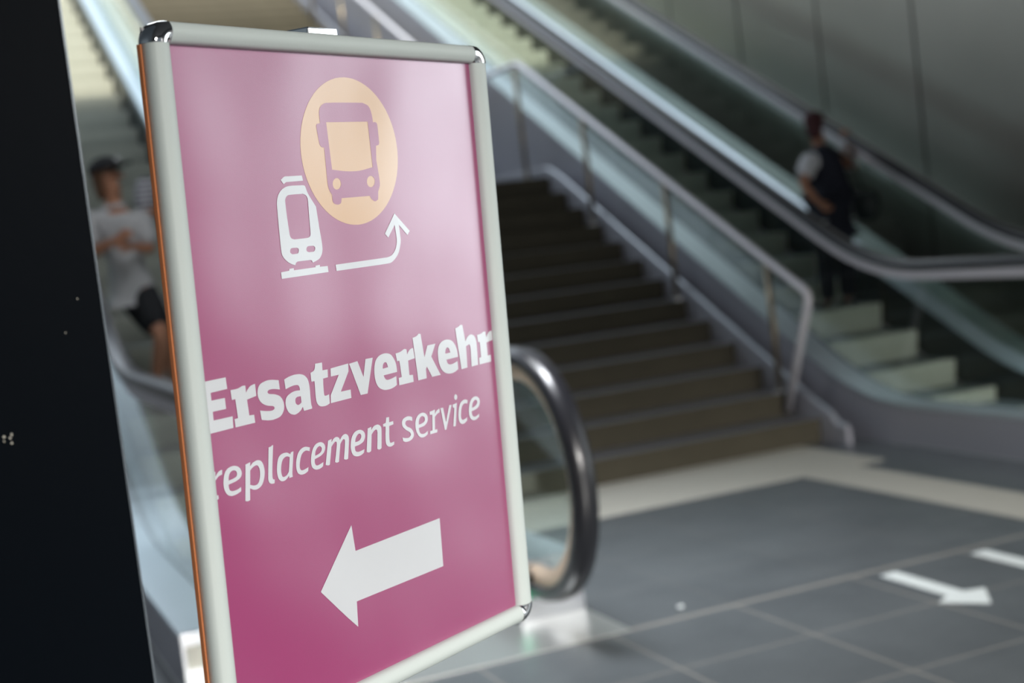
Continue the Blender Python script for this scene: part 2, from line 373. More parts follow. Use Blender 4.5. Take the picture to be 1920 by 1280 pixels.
railing(2.50, 'steel tube railing along the left side of the stairs, mostly behind the sign')

# ---------------------------------------------------------------- escalators
EY0, TOPY = 7.68, 20.5; B = .5
def rise_at(y, y0=EY0):
    def ramp(d):
        return 0 if d < -B else (TE*d if d > B else TE*(d+B)**2/(4*B))
    return ramp(y-y0)-ramp(y-TOPY)
def prof(z0, ya, yb, y0=EY0, step=.14):
    n = max(2, int((yb-ya)/step)); return [(ya+(yb-ya)*i/n, z0+rise_at(ya+(yb-ya)*i/n, y0)) for i in range(n+1)]
def build_escalator(cx, label):
    e = thing('escalator', label, 'escalator', (cx, 5.38, 0))
    oy = 5.38
    def L(pts): return [(p[0]-oy, p[1]) for p in pts]
    YE = 22.4
    for s, side in ((-1, 'left'), (1, 'right')):
        # outer cladding under the deck
        topl = L(prof(.235, 5.38, YE)); lowl = L([(p[0], max(0, p[1]-2.2) if p[0] > 8.2 else 0) for p in prof(.235, 5.38, YE)])
        bm = BM(); strip_yz(bm, lowl, topl, s*.80, s*.825); obj('cladding', bm, M['clad'], e)
        # outer deck and inner deck
        bm = BM(); strip_yz(bm, topl, [(p[0], p[1]+.018) for p in topl], min(s*.632, s*.83), max(s*.632, s*.83)); obj('outer_deck', bm, M['steel_deck'], e)
        t2 = L(prof(.17, 5.38, YE))
        bm = BM(); rings = []
        for (py, pz), (qy, qz) in zip(L(prof(.253, 5.38, YE)), t2):
            rings.append([bm.verts.new(v) for v in ((s*.618, py, pz), (s*.54, qy, qz), (s*.54, qy, qz-.02), (s*.618, py, pz-.02))])
        for r, q in zip(rings, rings[1:]):
            for k in range(4): bm.faces.new((r[k], r[(k+1) % 4], q[(k+1) % 4], q[k]))
        bm.faces.new(rings[0]); bm.faces.new(rings[-1][::-1]); obj('inner_deck', bm, M['steel_deck'], e)
        bm = BM(); strip_yz(bm, L([(p[0], max(.002, p[1])) for p in prof(-.20, 5.38, YE)]), [(p[0], p[1]-.004) for p in t2], min(s*.515, s*.54), max(s*.515, s*.54)); obj('skirt', bm, M['skirt'], e)
        # handrail around the newel and up the incline
        zc, yc, r = .620, 5.265, .475
        arc = [(yc+.16, zc-r), (yc+.08, zc-r)]+[(yc+r*math.cos(a), zc+r*math.sin(a)) for a in [math.radians(-90-180*i/20) for i in range(21)]]
        line = arc+prof(1.10, 5.40, YE, y0=EY0+.02)
        line = L(line)
        line = line[::-1]           # left normal now points to the inside
        sec = [(-.050, -.014), (-.043, -.034), (0, -.042), (.043, -.034), (.050, -.014), (.050, .014), (.036, .022), (-.036, .022), (-.050, .014)]
        bm = BM(); sweep(bm, line, [(a, -b) if False else (a, b) for a, b in sec], X=s*.625)
        obj('handrail', bm, M['rubber'], e, smooth=True)
        tsec = [(-.024, .018), (.024, .018), (.026, .036), (.018, .085), (-.018, .085), (-.026, .036)]
        n_arc = len(arc); bm = BM(); sweep(bm, line[:-n_arc], tsec, X=s*.625); obj('handrail_track', bm, M['track'], e)
        bm = BM(); sweep(bm, line[-n_arc-1:], [(a*1.15, b) for a, b in tsec], X=s*.625); tag(obj('newel_trim', bm, M['trim_warm'], e, smooth=True), 'newel trim, its warm tone a painted orange reflection')
        # glass
        inner = [(yc+.02, .26)]
        gp = [(yc+.02+0*i, .262) for i in range(1)]
        arc2 = [(yc+(r-.065)*math.cos(a), zc+(r-.065)*math.sin(a)) for a in [math.radians(-118-152*i/12) for i in range(13)]]
        segs = [5.40, 6.9, 8.3, 9.7, 11.1, 12.5, 13.9, 15.3, 16.7, 18.1, 19.5, 20.9, 22.3]
        for i, (ya, yb) in enumerate(zip(segs, segs[1:])):
            hi = prof(1.04, ya, yb-.006, y0=EY0+.02); lo = prof(.248, ya, yb-.006)
            poly = (arc2+hi if i == 0 else hi)+lo[::-1]
            bm = BM(); extr_yz(bm, L(poly), s*.625-.005, s*.625+.005); obj('glass_panel', bm, M['glass'], e)
        # newel end face and sensor cover
        bm = BM(); box(bm, (min(s*.54, s*.83), -.02, 0), (max(s*.54, s*.83), .01, .253)); obj('end_plate', bm, M['steel'], e, bevel=.003)
        bm = BM(); box(bm, (min(s*.745, s*.815), -.030, .119), (max(s*.745, s*.815), -.019, .207)); obj('sensor_cover', bm, M['sensor'], e, bevel=.003)
        bm = BM(); box(bm, (s*.625-.045, -.05, .10), (s*.625+.045, -.018, .205)); obj('handrail_inlet', bm, M['rubber'], e, bevel=.008)
    bm = BM(); tube(bm, [(.556, -.034, .115), (.556, -.018, .115)], .030, 18); tag(obj('direction_light', bm, M['green'], e), 'small round green light')
    # floor plate, comb
    bm = BM(); box(bm, (-.83, -.44, -.004), (.83, 2.05, .004)); obj('landing_plate', bm, M['plate'], e)
    bm = BM(); box(bm, (-.51, 1.95, -.004), (.51, 2.12, .008)); obj('comb_plate', bm, M['sensor'], e)
    # steps
    bm = BM(); n = 8; hh = .205
    front = [(.0-.0+.04*math.sin(math.pi/2*i/n)**2*0+.035*(1-math.cos(math.pi/2*i/n)), -hh*i/n) for i in range(n+1)]
    pts = [(.40, 0)]+[(.0, 0)]+front[1:]+[(.12, -hh-.005), (.40, -.05)]
    extr_yz(bm, pts, -.497, .497)
    bmesh.ops.recalc_face_normals(bm, faces=bm.faces)
    for f in bm.faces: f.material_index = 1 if (f.normal.y < -.3 and f.calc_center_median().y < .1) else 0
    me = bpy.data.meshes.new('step'); bm.to_mesh(me); bm.free(); me.materials.append(M['tread']); me.materials.append(M['riser'])
    y = 7.55
    while y < TOPY+.8:
        z = rise_at(y+.15, 7.90)+.012
        o = bpy.data.objects.new('step', me); COL.objects.link(o); o.parent = e; o.location = (0, y-oy, z)
        y += .40
    return e
e1 = build_escalator(6.33, 'right-hand escalator along the dark metal wall, with one rider on it')
def copy_tree(o, parent=None):
    c = o.copy(); COL.objects.link(c); c.parent = parent
    for ch in list(o.children): copy_tree(ch, c)
    return c
e2 = copy_tree(e1); e2.location.x = 1.53
e2['label'] = 'left-hand escalator behind the sign, its black rounded newel at the sign\'s right edge'
for q in (e1, e2): q['group'] = 'escalators beside the stairs'

# ---------------------------------------------------------------- sign
PRINT = {
 'head': [
  '26.7,410.9 66.8,410.5 67.5,424.3 40.9,425 40.9,434.1 62.2,434.2 62.5,447.3 41.2,447.3 41.2,457.5 71.5,457.6 70.8,471.3 27.4,472',
  '72.3,426.6 74.2,426.6 76.8,426.7 79.6,426.7 81.8,426.6 83.4,426.5 84.8,426.3 86.2,426 87.5,425.7 88.7,425.4 89.8,425 90.9,424.6 92,424.4 93.3,424.4 94.7,424.5 96,424.6 97,424.7 97.1,433.2 97.8,432.4 98.6,431.4 99.7,430.3 100.8,429.3 102,428.4 103.3,427.5 104.7,426.7 106.2,426.1 108,425.7 109.9,425.4 111.8,425.2 113.1,425.1 113.5,439.7 97.5,441.8 98.7,461.1 106.6,461.5 107.1,471.3 74.4,471.4 74,461.5 79.7,461.2 78.6,438.3 72.8,438.4',
  '153.7,426.5 154.3,438.2 152.2,437.7 149.3,437 146.3,436.4 143.6,435.9 141.3,435.7 139.1,435.6 137.1,435.6 135.5,435.8 134.6,436.1 133.7,436.6 133,437.2 132.7,437.8 132.8,438.5 133.3,439.3 134,440 134.8,440.6 136.8,441.1 139.5,441.6 142.3,442 144.9,442.7 147.3,443.5 149.6,444.4 151.8,445.4 153.7,446.8 155.3,448.4 156.7,450.4 157.7,452.4 158.5,454.6 158.8,456.8 158.8,459.1 158.5,461.4 157.8,463.6 156.7,465.5 155.3,467.4 153.5,469.1 151.5,470.4 149.1,471.4 146.3,472 143.4,472.4 140.7,472.7 138.1,472.9 135.6,472.9 133,472.7 130.3,472.4 127.1,471.9 123.7,471.1 120.5,470.3 118.1,469.7 117.1,458.2 119.1,458.7 121.7,459.3 124.6,460 127.4,460.5 130.1,460.9 132.9,461.3 135.5,461.5 137.6,461.5 139,461.2 140.3,460.7 141.4,460 142,459.3 141.9,458.6 141.4,457.7 140.5,456.9 139.5,456.3 137.5,455.8 134.9,455.3 132,454.8 129.5,454 127.1,453.1 124.9,452.1 122.8,450.8 121,449.4 119.4,447.8 118.1,446 117.1,444.1 116.3,442.2 115.9,440.2 115.8,438.1 115.9,436 116.4,434.1 117,432.2 118,430.4 119.2,428.8 120.7,427.4 122.5,426.4 124.5,425.6 126.7,425.1 129.1,424.6 131.5,424.2 134,424 136.7,423.9 139.5,424.1 143,424.5 147,425.2 150.8,426',
  '163.3,427.1 164.9,426.7 166.9,426.1 169.1,425.5 171.4,425 173.7,424.6 176.1,424.3 178.5,424 181,423.8 183.6,423.8 186.3,423.9 189,424.1 191.5,424.4 193.7,424.9 195.8,425.5 197.8,426.2 199.6,427.2 201.2,428.4 202.7,429.8 204.1,431.4 205.1,433.2 205.9,435.2 206.5,437.4 206.8,439.8 207.1,442.3 207.1,445.3 207.1,448.5 206.9,451.8 206.9,454.9 206.9,457.8 206.9,460.7 206.9,463.3 207,465.3 207.1,466 207.4,466.7 207.7,467.2 207.9,467.7 207.9,470.5 192.8,471 191.2,465.6 190.5,466.4 189.5,467.4 188.4,468.5 187.1,469.5 185.4,470.4 183.3,471.3 181.2,472.1 179.3,472.6 177.6,472.9 176.1,472.9 174.6,472.8 173,472.4 171.3,471.9 169.4,471.2 167.7,470.2 166.2,469 164.8,467.5 163.7,465.7 162.7,463.7 162,461.8 161.6,459.7 161.5,457.6 161.6,455.6 161.9,453.7 162.4,452.2 163.2,450.8 164.2,449.6 165.5,448.5 167.2,447.4 169.4,446.5 171.6,445.7 173.8,445 175.7,444.6 177.5,444.3 179.4,444.1 181.3,444 183.3,444 185.6,444.1 187.6,444.3 189.1,444.4 189.1,443.5 189.1,442.3 189,441 188.7,440 188.1,439.1 187.4,438.3 186.5,437.7 185.4,437.3 183.7,437 181.6,436.8 179.3,436.8 177,437 173.9,437.4 170.2,438.1 166.8,438.8 164.2,439.4',
  '189.6,451.9 189.8,459.6 189.1,460 188.2,460.6 187.1,461.2 186.1,461.6 185.2,461.8 184.2,462 183.3,462 182.4,461.7 181.6,461.3 180.8,460.7 180.1,460 179.6,459.1 179.3,458 179.2,456.7 179.3,455.4 179.6,454.3 180.1,453.5 180.8,452.9 181.7,452.4 182.7,452 184.3,451.8 186.3,451.8 188.2,451.9',
  '221,415.4 234.1,415.5 233.7,425.5 243.4,425.6 242.5,435.6 233.2,436.1 233.1,438.4 232.8,441.5 232.6,444.8 232.5,447.6 232.4,449.9 232.3,452.2 232.3,454.3 232.4,455.9 232.5,456.6 232.8,457.2 233.1,457.8 233.7,458.2 234.5,458.3 235.5,458.4 236.5,458.3 237.6,458.2 238.6,458 239.8,457.8 240.8,457.6 241.6,457.4 241.3,469.1 239.8,469.6 237.9,470.2 235.7,470.7 233.5,471.1 231.3,471.1 229,471 226.8,470.8 224.8,470.4 223.1,469.9 221.6,469.2 220.3,468.3 219.2,467.3 218.3,466.1 217.6,464.7 217.1,463.3 216.7,461.7 216.5,459.7 216.4,457.5 216.4,455.1 216.4,452.7 216.5,448.9 216.7,444.5 216.9,440.2 217,437 211.1,436.8 211.1,425.7 212.4,425.4 214.1,424.9 215.9,424.4 217.3,423.8 218.1,423.3 218.7,422.7 219.2,422 219.6,421.1 220.1,419.8 220.4,418.2 220.8,416.6',
  '248.8,425.2 283.5,423.5 282.7,433.7 264.3,457.6 283.5,457.7 283.4,468.7 243.4,469.3 244.3,459.2 263.3,435.4 247.9,435.6',
  '285.2,424.1 302,422.9 311.1,445 318.2,422.3 333.1,422.5 316.1,467.9 302.1,467.8',
  '381,448.2 352.3,448.9 352.6,449.8 353,450.9 353.5,452.1 354.2,453.2 355,454 355.9,454.8 356.9,455.4 358.1,455.9 359.7,456.1 361.5,456.1 363.5,456 365.5,455.8 368.6,455.4 372.2,454.8 375.7,454.1 378.3,453.7 377.8,465.6 376.1,466.2 373.7,467 371.2,467.8 368.7,468.4 366.2,468.7 363.7,469 361.1,469.1 358.6,469.1 356.2,469 353.7,468.8 351.3,468.4 349,467.8 346.6,467 344.1,465.9 341.8,464.7 339.9,463.3 338.3,461.6 336.9,459.7 335.8,457.7 334.9,455.5 334.3,453.1 333.8,450.5 333.5,447.8 333.4,445.1 333.6,442.4 333.9,439.6 334.4,436.8 335,434.3 335.8,432.1 336.7,429.9 337.8,428 339.2,426.3 340.9,424.8 342.8,423.5 344.9,422.4 347.2,421.5 349.8,420.8 352.6,420.3 355.6,420 358.4,420 361.2,420.2 364.1,420.7 366.8,421.4 369.2,422.4 371.2,423.5 372.9,425 374.4,426.6 375.8,428.4 377.1,430.4 378.3,432.6 379.3,434.9 380.1,437.3 380.6,440.1 380.8,443.2 380.9,446.1',
  '351.8,439.8 351.8,439 351.8,438 351.9,436.9 352.2,435.9 352.6,435 353.3,434.1 354,433.3 354.7,432.7 355.5,432.3 356.3,431.9 357.1,431.8 357.9,431.8 358.7,432 359.5,432.3 360.2,432.8 360.7,433.5 361.3,434.8 361.9,436.5 362.4,438.1 362.7,439.3',
  '380.9,423.1 382.8,423 385.4,422.8 388.1,422.6 390.4,422.3 392.3,421.9 394,421.4 395.6,420.8 397.1,420.4 398.1,420.1 399.1,419.7 400,419.5 401,419.4 402.1,419.6 403.4,420 404.5,420.3 405.3,420.6 405.8,427.5 406.5,426.7 407.3,425.7 408.3,424.5 409.4,423.6 410.5,422.8 411.7,422 413,421.4 414.2,421 415.6,420.7 417.1,420.5 418.5,420.5 419.5,420.4 421.3,434.8 406.5,436.1 406.5,456.3 414.1,456.9 414.4,466.7 382.7,466.9 382.9,456.9 389.5,456.6 387.7,434 382.7,433.7',
  '420.5,406.5 422.2,406.3 424.4,406.1 426.8,405.7 428.9,405.3 430.6,404.6 432.3,403.7 433.7,402.8 434.8,402.2 438.9,403.2 443,436.2 451.6,420.9 470.3,420.6 458.5,437.5 476,465.8 456.1,465.8 446.5,450 444,453.1 443.7,466 424.7,466.3',
  '520,445.9 492.4,446.4 492.7,447.5 493.1,448.9 493.5,450.3 494.2,451.5 495.2,452.4 496.3,453.1 497.6,453.7 499,454.1 500.7,454.3 502.6,454.3 504.6,454.2 506.8,454 509.6,453.5 512.8,452.9 515.9,452.2 518.1,451.7 518,463.3 516.3,464 514,464.8 511.5,465.7 508.8,466.4 506,466.8 503.1,467.1 500,467.2 497.1,467 494.2,466.6 491.3,465.9 488.5,465 486,463.9 483.8,462.7 481.9,461.3 480.2,459.7 478.6,457.9 477.3,455.7 476.1,453.2 475.2,450.6 474.4,448 473.9,445.3 473.6,442.5 473.5,439.7 473.5,437.1 473.7,434.7 474.1,432.3 474.7,430.1 475.5,428.1 476.5,426.3 477.8,424.6 479.2,423.2 480.8,421.9 482.6,420.8 484.5,419.9 486.7,419.2 488.9,418.6 491.3,418.3 493.9,418.1 496.6,418.1 499.2,418.3 501.7,418.8 504.3,419.4 506.8,420.3 509,421.5 511,422.9 512.8,424.7 514.3,426.6 515.7,428.5 516.8,430.5 517.7,432.5 518.5,434.6 519.1,436.8 519.5,439.2 519.7,441.8 519.9,444.2',
  '491.2,437.7 491.2,436.9 491.3,435.9 491.5,434.7 491.8,433.7 492.1,432.8 492.6,431.9 493.2,431.1 493.8,430.5 494.5,430 495.2,429.7 496,429.5 496.9,429.5 497.7,429.8 498.7,430.2 499.6,430.9 500.4,431.7 501.1,433 501.8,434.6 502.3,436.2 502.7,437.4',
  '519,404.7 520.4,404.5 522.2,404.3 524.2,404 526,403.5 527.6,403 529.1,402.3 530.5,401.6 531.6,401 537,401.7 541,426.2 541.8,425.2 542.8,423.8 543.9,422.3 545.1,421.1 546.4,420.2 547.8,419.4 549.3,418.8 550.9,418.3 552.5,417.9 554.2,417.8 555.9,417.8 557.6,418 559.3,418.6 560.9,419.3 562.5,420.3 563.8,421.4 564.9,422.7 565.7,424.2 566.4,425.9 566.9,427.8 567.3,429.8 567.5,431.9 567.6,434.2 567.7,436.6 567.6,442.6 567.4,450.4 567.2,458.1 567,463.7 550.4,464.3 550.6,460.8 550.8,456.2 551.1,451.4 551.2,447.3 551.4,444.2 551.6,441.2 551.6,438.4 551.5,436.2 551.3,434.9 550.8,433.7 550.2,432.7 549.5,432 548.8,431.6 547.9,431.6 547.1,431.8 546.2,432 545,432.2 543.7,432.6 542.5,433.1 541.6,433.4 540.4,464.1 525.6,464.8',
  '570.5,420.2 572.4,420.1 574.9,420 577.5,419.8 579.7,419.5 581.3,419.2 582.7,418.7 584,418.2 585.5,417.8 587.1,417.6 588.9,417.6 590.5,417.5 591.7,417.5 592.7,426.5 593.4,425.5 594.4,424.2 595.5,422.9 596.6,421.7 597.8,420.8 599.1,420 600.5,419.3 601.9,418.7 603.5,418.3 605.2,418.1 606.7,417.9 607.9,417.8 608,432 592.4,434.1 592.6,453.5 600.5,453.5 600.1,463.4 570.4,463.8 570.5,454.2 575.7,453.7 575.7,431 571.2,430.8',
 ],
 'sub': [
  '27.6,516.8 35.5,516.9 34.8,522.7 35.5,521.9 36.4,520.9 37.4,519.8 38.4,519 39.4,518.3 40.4,517.8 41.4,517.3 42.4,517 43.4,516.8 44.5,516.7 45.4,516.7 46.2,516.7 45.6,522.1 44.4,522.3 42.9,522.5 41.2,522.8 39.6,523.3 38.2,524.2 36.7,525.2 35.3,526.3 34.3,527.1 31.1,544.2 36.4,544.7 36.5,549 36,549.1 35.4,549.4 34.8,549.6 34.1,549.7 32.6,549.6 30.8,549.3 29,549 27.7,548.8 27.5,530.5',
  '73.3,542.8 72.9,547.7 71.2,548.2 68.9,548.9 66.4,549.5 64.1,550 61.9,550.2 59.7,550.3 57.5,550.3 55.6,549.9 53.8,549.3 52.2,548.5 50.7,547.4 49.5,546.2 48.4,544.7 47.5,543 46.8,541.2 46.2,539.3 46,537.3 45.9,535.2 46,533.1 46.3,530.9 46.8,528.7 47.4,526.5 48.2,524.3 49.1,522.5 50,521 51,519.8 52.2,518.7 53.5,517.8 55,517 56.8,516.4 58.6,516 60.4,515.7 62.3,515.6 64.2,515.6 66.1,515.9 67.9,516.3 69.6,516.9 71.3,517.7 72.8,518.7 74.1,519.8 75.1,521.2 76,522.8 76.6,524.4 76.8,526 76.7,527.4 76.2,528.7 75.5,530 74.4,531.1 73,532.1 71.3,532.9 69.4,533.6 67.3,534.2 64.1,534.8 60.3,535.3 56.7,535.7 53.9,536 53.9,536.8 53.9,538 54,539.2 54.1,540.2 54.3,541.1 54.6,541.9 55,542.7 55.5,543.3 56.3,543.8 57.1,544.2 58.1,544.6 59.1,544.8 60.8,544.9 62.8,544.9 64.8,544.8 66.8,544.6 68.6,544.2 70.4,543.7 72,543.2',
  '54.9,531.4 54.9,530.5 55,529.2 55.2,527.8 55.6,526.6 56.1,525.4 56.8,524.2 57.6,523.2 58.5,522.3 59.6,521.7 60.9,521.2 62.2,520.9 63.5,520.8 64.6,521 65.7,521.3 66.7,521.7 67.5,522.3 68.2,523.1 68.6,524.1 68.9,525.2 68.9,526.1 68.7,527.1 68.2,528.1 67.5,528.9 66.5,529.5 64,530.1 60.7,530.7 57.3,531.1',
  '84,517.9 84.8,517.7 85.8,517.6 86.9,517.4 88,517.2 89.1,517.1 90.3,516.9 91.4,516.7 92.2,516.6 91.3,521.4 92.3,520.7 93.6,519.7 95.1,518.7 96.7,517.9 98.4,517.3 100.2,516.9 102.1,516.6 103.8,516.5 105.3,516.7 106.8,517 108.2,517.5 109.5,518.2 110.6,519.2 111.7,520.3 112.5,521.7 113.2,523.2 113.8,525.2 114.2,527.4 114.5,529.8 114.5,532.1 114.2,534.3 113.7,536.6 113,538.8 112.2,540.9 111.2,542.9 110.1,544.7 108.7,546.4 107.3,547.8 105.6,548.9 103.7,549.8 101.7,550.4 99.9,550.9 98.1,551 96.4,550.9 94.7,550.6 93.1,550.2 91.5,549.5 90,548.8 88.6,548 87.6,547.4 85.8,561.4 85,561.5 83.9,561.7 82.7,561.9 81.7,561.9 80.6,561.7 79.6,561.4 78.7,561 77.9,560.7',
  '90.8,526.3 91.8,525.7 93,524.9 94.5,524 95.9,523.4 97.4,522.9 99,522.4 100.6,522.2 102,522.2 103.1,522.6 104,523.3 104.8,524.2 105.5,525.3 106,526.5 106.4,528 106.6,529.6 106.6,531.2 106.5,533.2 106.1,535.3 105.6,537.5 105,539.4 104.1,541.1 103.2,542.7 102,544 100.7,545 99.1,545.5 97.3,545.6 95.5,545.5 93.8,545.3 92.2,544.9 90.7,544.3 89.4,543.7 88.4,543.3',
  '124.9,504.8 125.7,504.7 126.8,504.6 127.9,504.5 129,504.3 129.9,504 130.8,503.6 131.6,503.3 132.2,503 133.1,503.7 132,509 130.6,516.2 129.2,523.7 128.1,529.7 127.5,533.3 127,536.9 126.7,540 126.6,542.4 126.7,543.1 126.9,543.7 127.3,544.2 127.8,544.7 128.3,544.9 128.9,545.1 129.6,545.2 130,545.3 129.1,549.8 128.1,549.8 126.8,549.8 125.3,549.7 124,549.5 122.9,549 121.7,548.4 120.7,547.7 119.9,546.8 119.4,545.7 119.1,544.4 119,543 119.1,541.6 120.2,533.9 121.9,523.3 123.6,512.7',
  '155.3,545.7 154,546.6 152.3,547.8 150.3,548.9 148.5,549.8 146.8,550.2 145,550.4 143.4,550.3 141.8,550 140.3,549.4 139,548.4 137.7,547.3 136.7,545.9 136,544.3 135.5,542.5 135.2,540.4 135.1,538.3 135.2,535.7 135.6,532.7 136.2,529.7 136.9,527.1 137.5,525 138.3,523.1 139.3,521.3 140.5,519.8 141.9,518.7 143.5,517.8 145.2,517.2 147.1,516.7 149.1,516.5 151.2,516.4 153.4,516.5 155.3,516.8 157,517.5 158.6,518.4 160,519.3 161.1,520 162.2,517.8 166.9,517.4 166.4,519.7 165.8,522.8 165.1,526.2 164.4,529.6 163.6,533 162.8,536.6 162,540.1 161.5,542.9 161.3,544.4 161.3,546 161.4,547.3 161.4,548.4 155.1,548.6',
  '159.3,523.5 158.5,523 157.3,522.3 156,521.7 154.6,521.5 153.1,521.5 151.4,521.8 149.7,522.4 148.2,523.1 147,524.2 146,525.5 145.1,526.9 144.3,528.6 143.6,530.5 143,532.6 142.6,534.9 142.3,536.9 142.3,538.8 142.5,540.6 142.8,542.3 143.2,543.6 143.7,544.4 144.4,544.9 145.1,545.3 146,545.5 147.2,545.4 148.6,545.2 150.1,544.7 151.4,544.2 152.6,543.4 153.7,542.3 154.8,541.4 155.5,540.6',
  '196.7,518 195.7,522.6 194.5,522.2 192.9,521.6 191.2,521 189.5,520.7 187.8,520.8 186.1,521.1 184.4,521.7 182.9,522.5 181.5,523.5 180.3,524.9 179.3,526.5 178.3,528.2 177.4,530.4 176.5,532.8 175.9,535.2 175.4,537.3 175.4,538.7 175.5,540 175.9,541.2 176.3,542.2 176.9,542.9 177.6,543.3 178.4,543.6 179.3,543.8 180.3,543.8 181.5,543.8 182.8,543.6 184.1,543.4 185.8,543.1 187.8,542.7 189.6,542.2 191,541.9 189.5,546.7 188.4,547.2 186.8,547.8 185.1,548.4 183.3,548.8 181.5,549 179.6,549 177.7,548.9 175.9,548.6 174.4,548 172.9,547.3 171.6,546.3 170.6,545.1 169.9,543.7 169.4,541.9 169.1,540.1 169,538.2 169,536.3 169.2,534.3 169.6,532.3 170.1,530.3 170.8,528.3 171.7,526.1 172.7,524.1 173.9,522.2 175.3,520.7 176.9,519.3 178.6,518.1 180.4,517.2 182.2,516.5 184.1,516 186.1,515.7 188.1,515.7 190.3,516 192.8,516.7 195,517.5',
  '219,540.9 217.3,546.2 216,546.7 214.3,547.3 212.3,547.9 210.4,548.2 208.6,548.3 206.6,548.2 204.7,548 202.9,547.5 201.3,546.8 199.8,546 198.5,545 197.5,543.8 196.8,542.5 196.4,541 196.2,539.3 196.2,537.6 196.3,535.6 196.7,533.4 197.1,531.2 197.8,529 198.6,526.8 199.5,524.7 200.6,522.6 201.9,520.8 203.3,519.2 204.9,517.8 206.7,516.6 208.6,515.7 210.7,515.2 213,514.9 215.3,514.9 217.4,515.1 219.2,515.6 220.9,516.4 222.4,517.4 223.5,518.5 224.2,519.7 224.6,521.1 224.8,522.5 224.6,523.9 224.2,525.3 223.5,526.6 222.6,527.9 221.5,529 220.1,530 218.5,530.8 216.8,531.6 214.9,532.3 212.2,532.9 209,533.5 205.8,534 203.5,534.4 203.4,535.3 203.2,536.5 203,537.8 203.1,538.9 203.3,539.9 203.6,540.8 204.1,541.6 204.8,542.3 205.6,542.7 206.7,543 207.8,543.1 209,543.1 211.3,542.7 214.1,542.1 216.9,541.4',
  '204.8,530.3 205,529.3 205.2,528 205.6,526.6 206.1,525.3 206.9,524.2 207.8,523.1 208.9,522 210,521.2 211.1,520.5 212.3,520 213.5,519.7 214.6,519.7 215.6,520 216.6,520.6 217.5,521.5 218,522.3 218.1,523.3 217.9,524.5 217.5,525.6 216.8,526.6 216,527.4 214.8,528.1 213.5,528.6 212.1,529.1 210.3,529.5 208.3,529.9 206.3,530.1',
  '231.1,515.7 238.3,514.7 237.4,518.7 238.5,517.8 239.9,516.6 241.5,515.3 243,514.5 244.5,514 246,513.8 247.4,513.8 248.7,514 249.9,514.4 251.1,515.1 252.1,515.9 252.9,516.6 253.2,517.2 253.4,517.9 253.5,518.5 253.6,519 254.6,518 255.9,516.7 257.4,515.3 258.9,514.3 260.4,513.6 262.1,513.2 263.8,513 265.3,513.1 266.7,513.5 268,514.2 269.2,515.2 270,516.2 270.6,517.5 270.9,518.9 271,520.5 270.9,522.2 269.9,527.3 268.4,534 266.9,540.8 265.7,545.8 265,545.9 263.9,546 262.8,546.2 261.7,546.1 260.6,545.8 259.5,545.4 258.4,544.9 257.7,544.6 258.3,542.1 259.2,538.7 260.1,535.1 260.9,531.8 261.6,528.9 262.2,526 262.7,523.5 263,521.5 262.8,520.6 262.3,519.9 261.7,519.3 261,519 260.4,519 259.6,519.3 258.8,519.7 258,520.2 256.9,521 255.7,522.1 254.6,523.2 253.7,524 247.8,546.1 247.1,546.3 246.1,546.5 245,546.7 244,546.7 243,546.4 241.9,546 241,545.5 240.3,545.2 241.1,542.5 242.3,538.9 243.4,535.1 244.4,531.8 245.2,529.2 246,526.6 246.6,524.2 246.9,522.4 246.9,521.5 246.6,520.6 246.2,519.9 245.7,519.5 244.9,519.4 244,519.6 243.1,519.9 242.2,520.4 240.8,521.3 239.2,522.5 237.7,523.7 236.5,524.6 230.3,546.5 229.7,546.7 228.9,546.9 228.1,547 227.2,547 226,546.7 224.6,546.2 223.4,545.7 222.4,545.3',
  '299.3,539.4 297.7,543.7 296.5,544.2 294.9,544.9 293.1,545.5 291.3,546 289.4,546.2 287.5,546.4 285.6,546.3 283.7,546.1 281.7,545.7 279.8,545 278,544.2 276.5,543.2 275.4,542 274.5,540.5 273.8,538.9 273.3,537.2 273,535.4 272.8,533.5 272.8,531.5 273.1,529.5 273.6,527.2 274.3,524.7 275.2,522.2 276.4,520.1 277.7,518.2 279.3,516.5 281,515.1 283.1,513.9 285.5,513.1 288.4,512.6 291.2,512.4 293.8,512.5 296.1,513 298.2,514 300,515.1 301.5,516.4 302.5,517.8 303.1,519.3 303.3,520.9 303.2,522.5 302.7,524.2 301.7,525.9 300.5,527.5 299.1,528.8 297.4,529.8 295.4,530.5 293.3,531.1 291,531.6 288.5,532 285.6,532.2 283,532.3 281,532.5 281,533.6 280.9,535.1 281,536.7 281.3,537.9 282,538.8 282.9,539.5 283.9,540 285.1,540.3 286.4,540.6 287.8,540.6 289.3,540.6 290.9,540.5 293,540.3 295.4,539.9 297.6,539.6',
  '282.6,527 282.8,526 283.1,524.8 283.5,523.5 284.2,522.2 285.2,521.1 286.4,519.9 287.7,518.8 288.9,518.1 290,517.6 291.1,517.4 292.1,517.4 293.1,517.6 293.9,518.1 294.7,518.9 295.3,519.8 295.5,520.8 295.3,521.8 294.8,523 294,524.1 293.2,525 292.1,525.7 290.9,526.2 289.5,526.5 288.2,526.8 286.7,527 285.2,527 283.7,527',
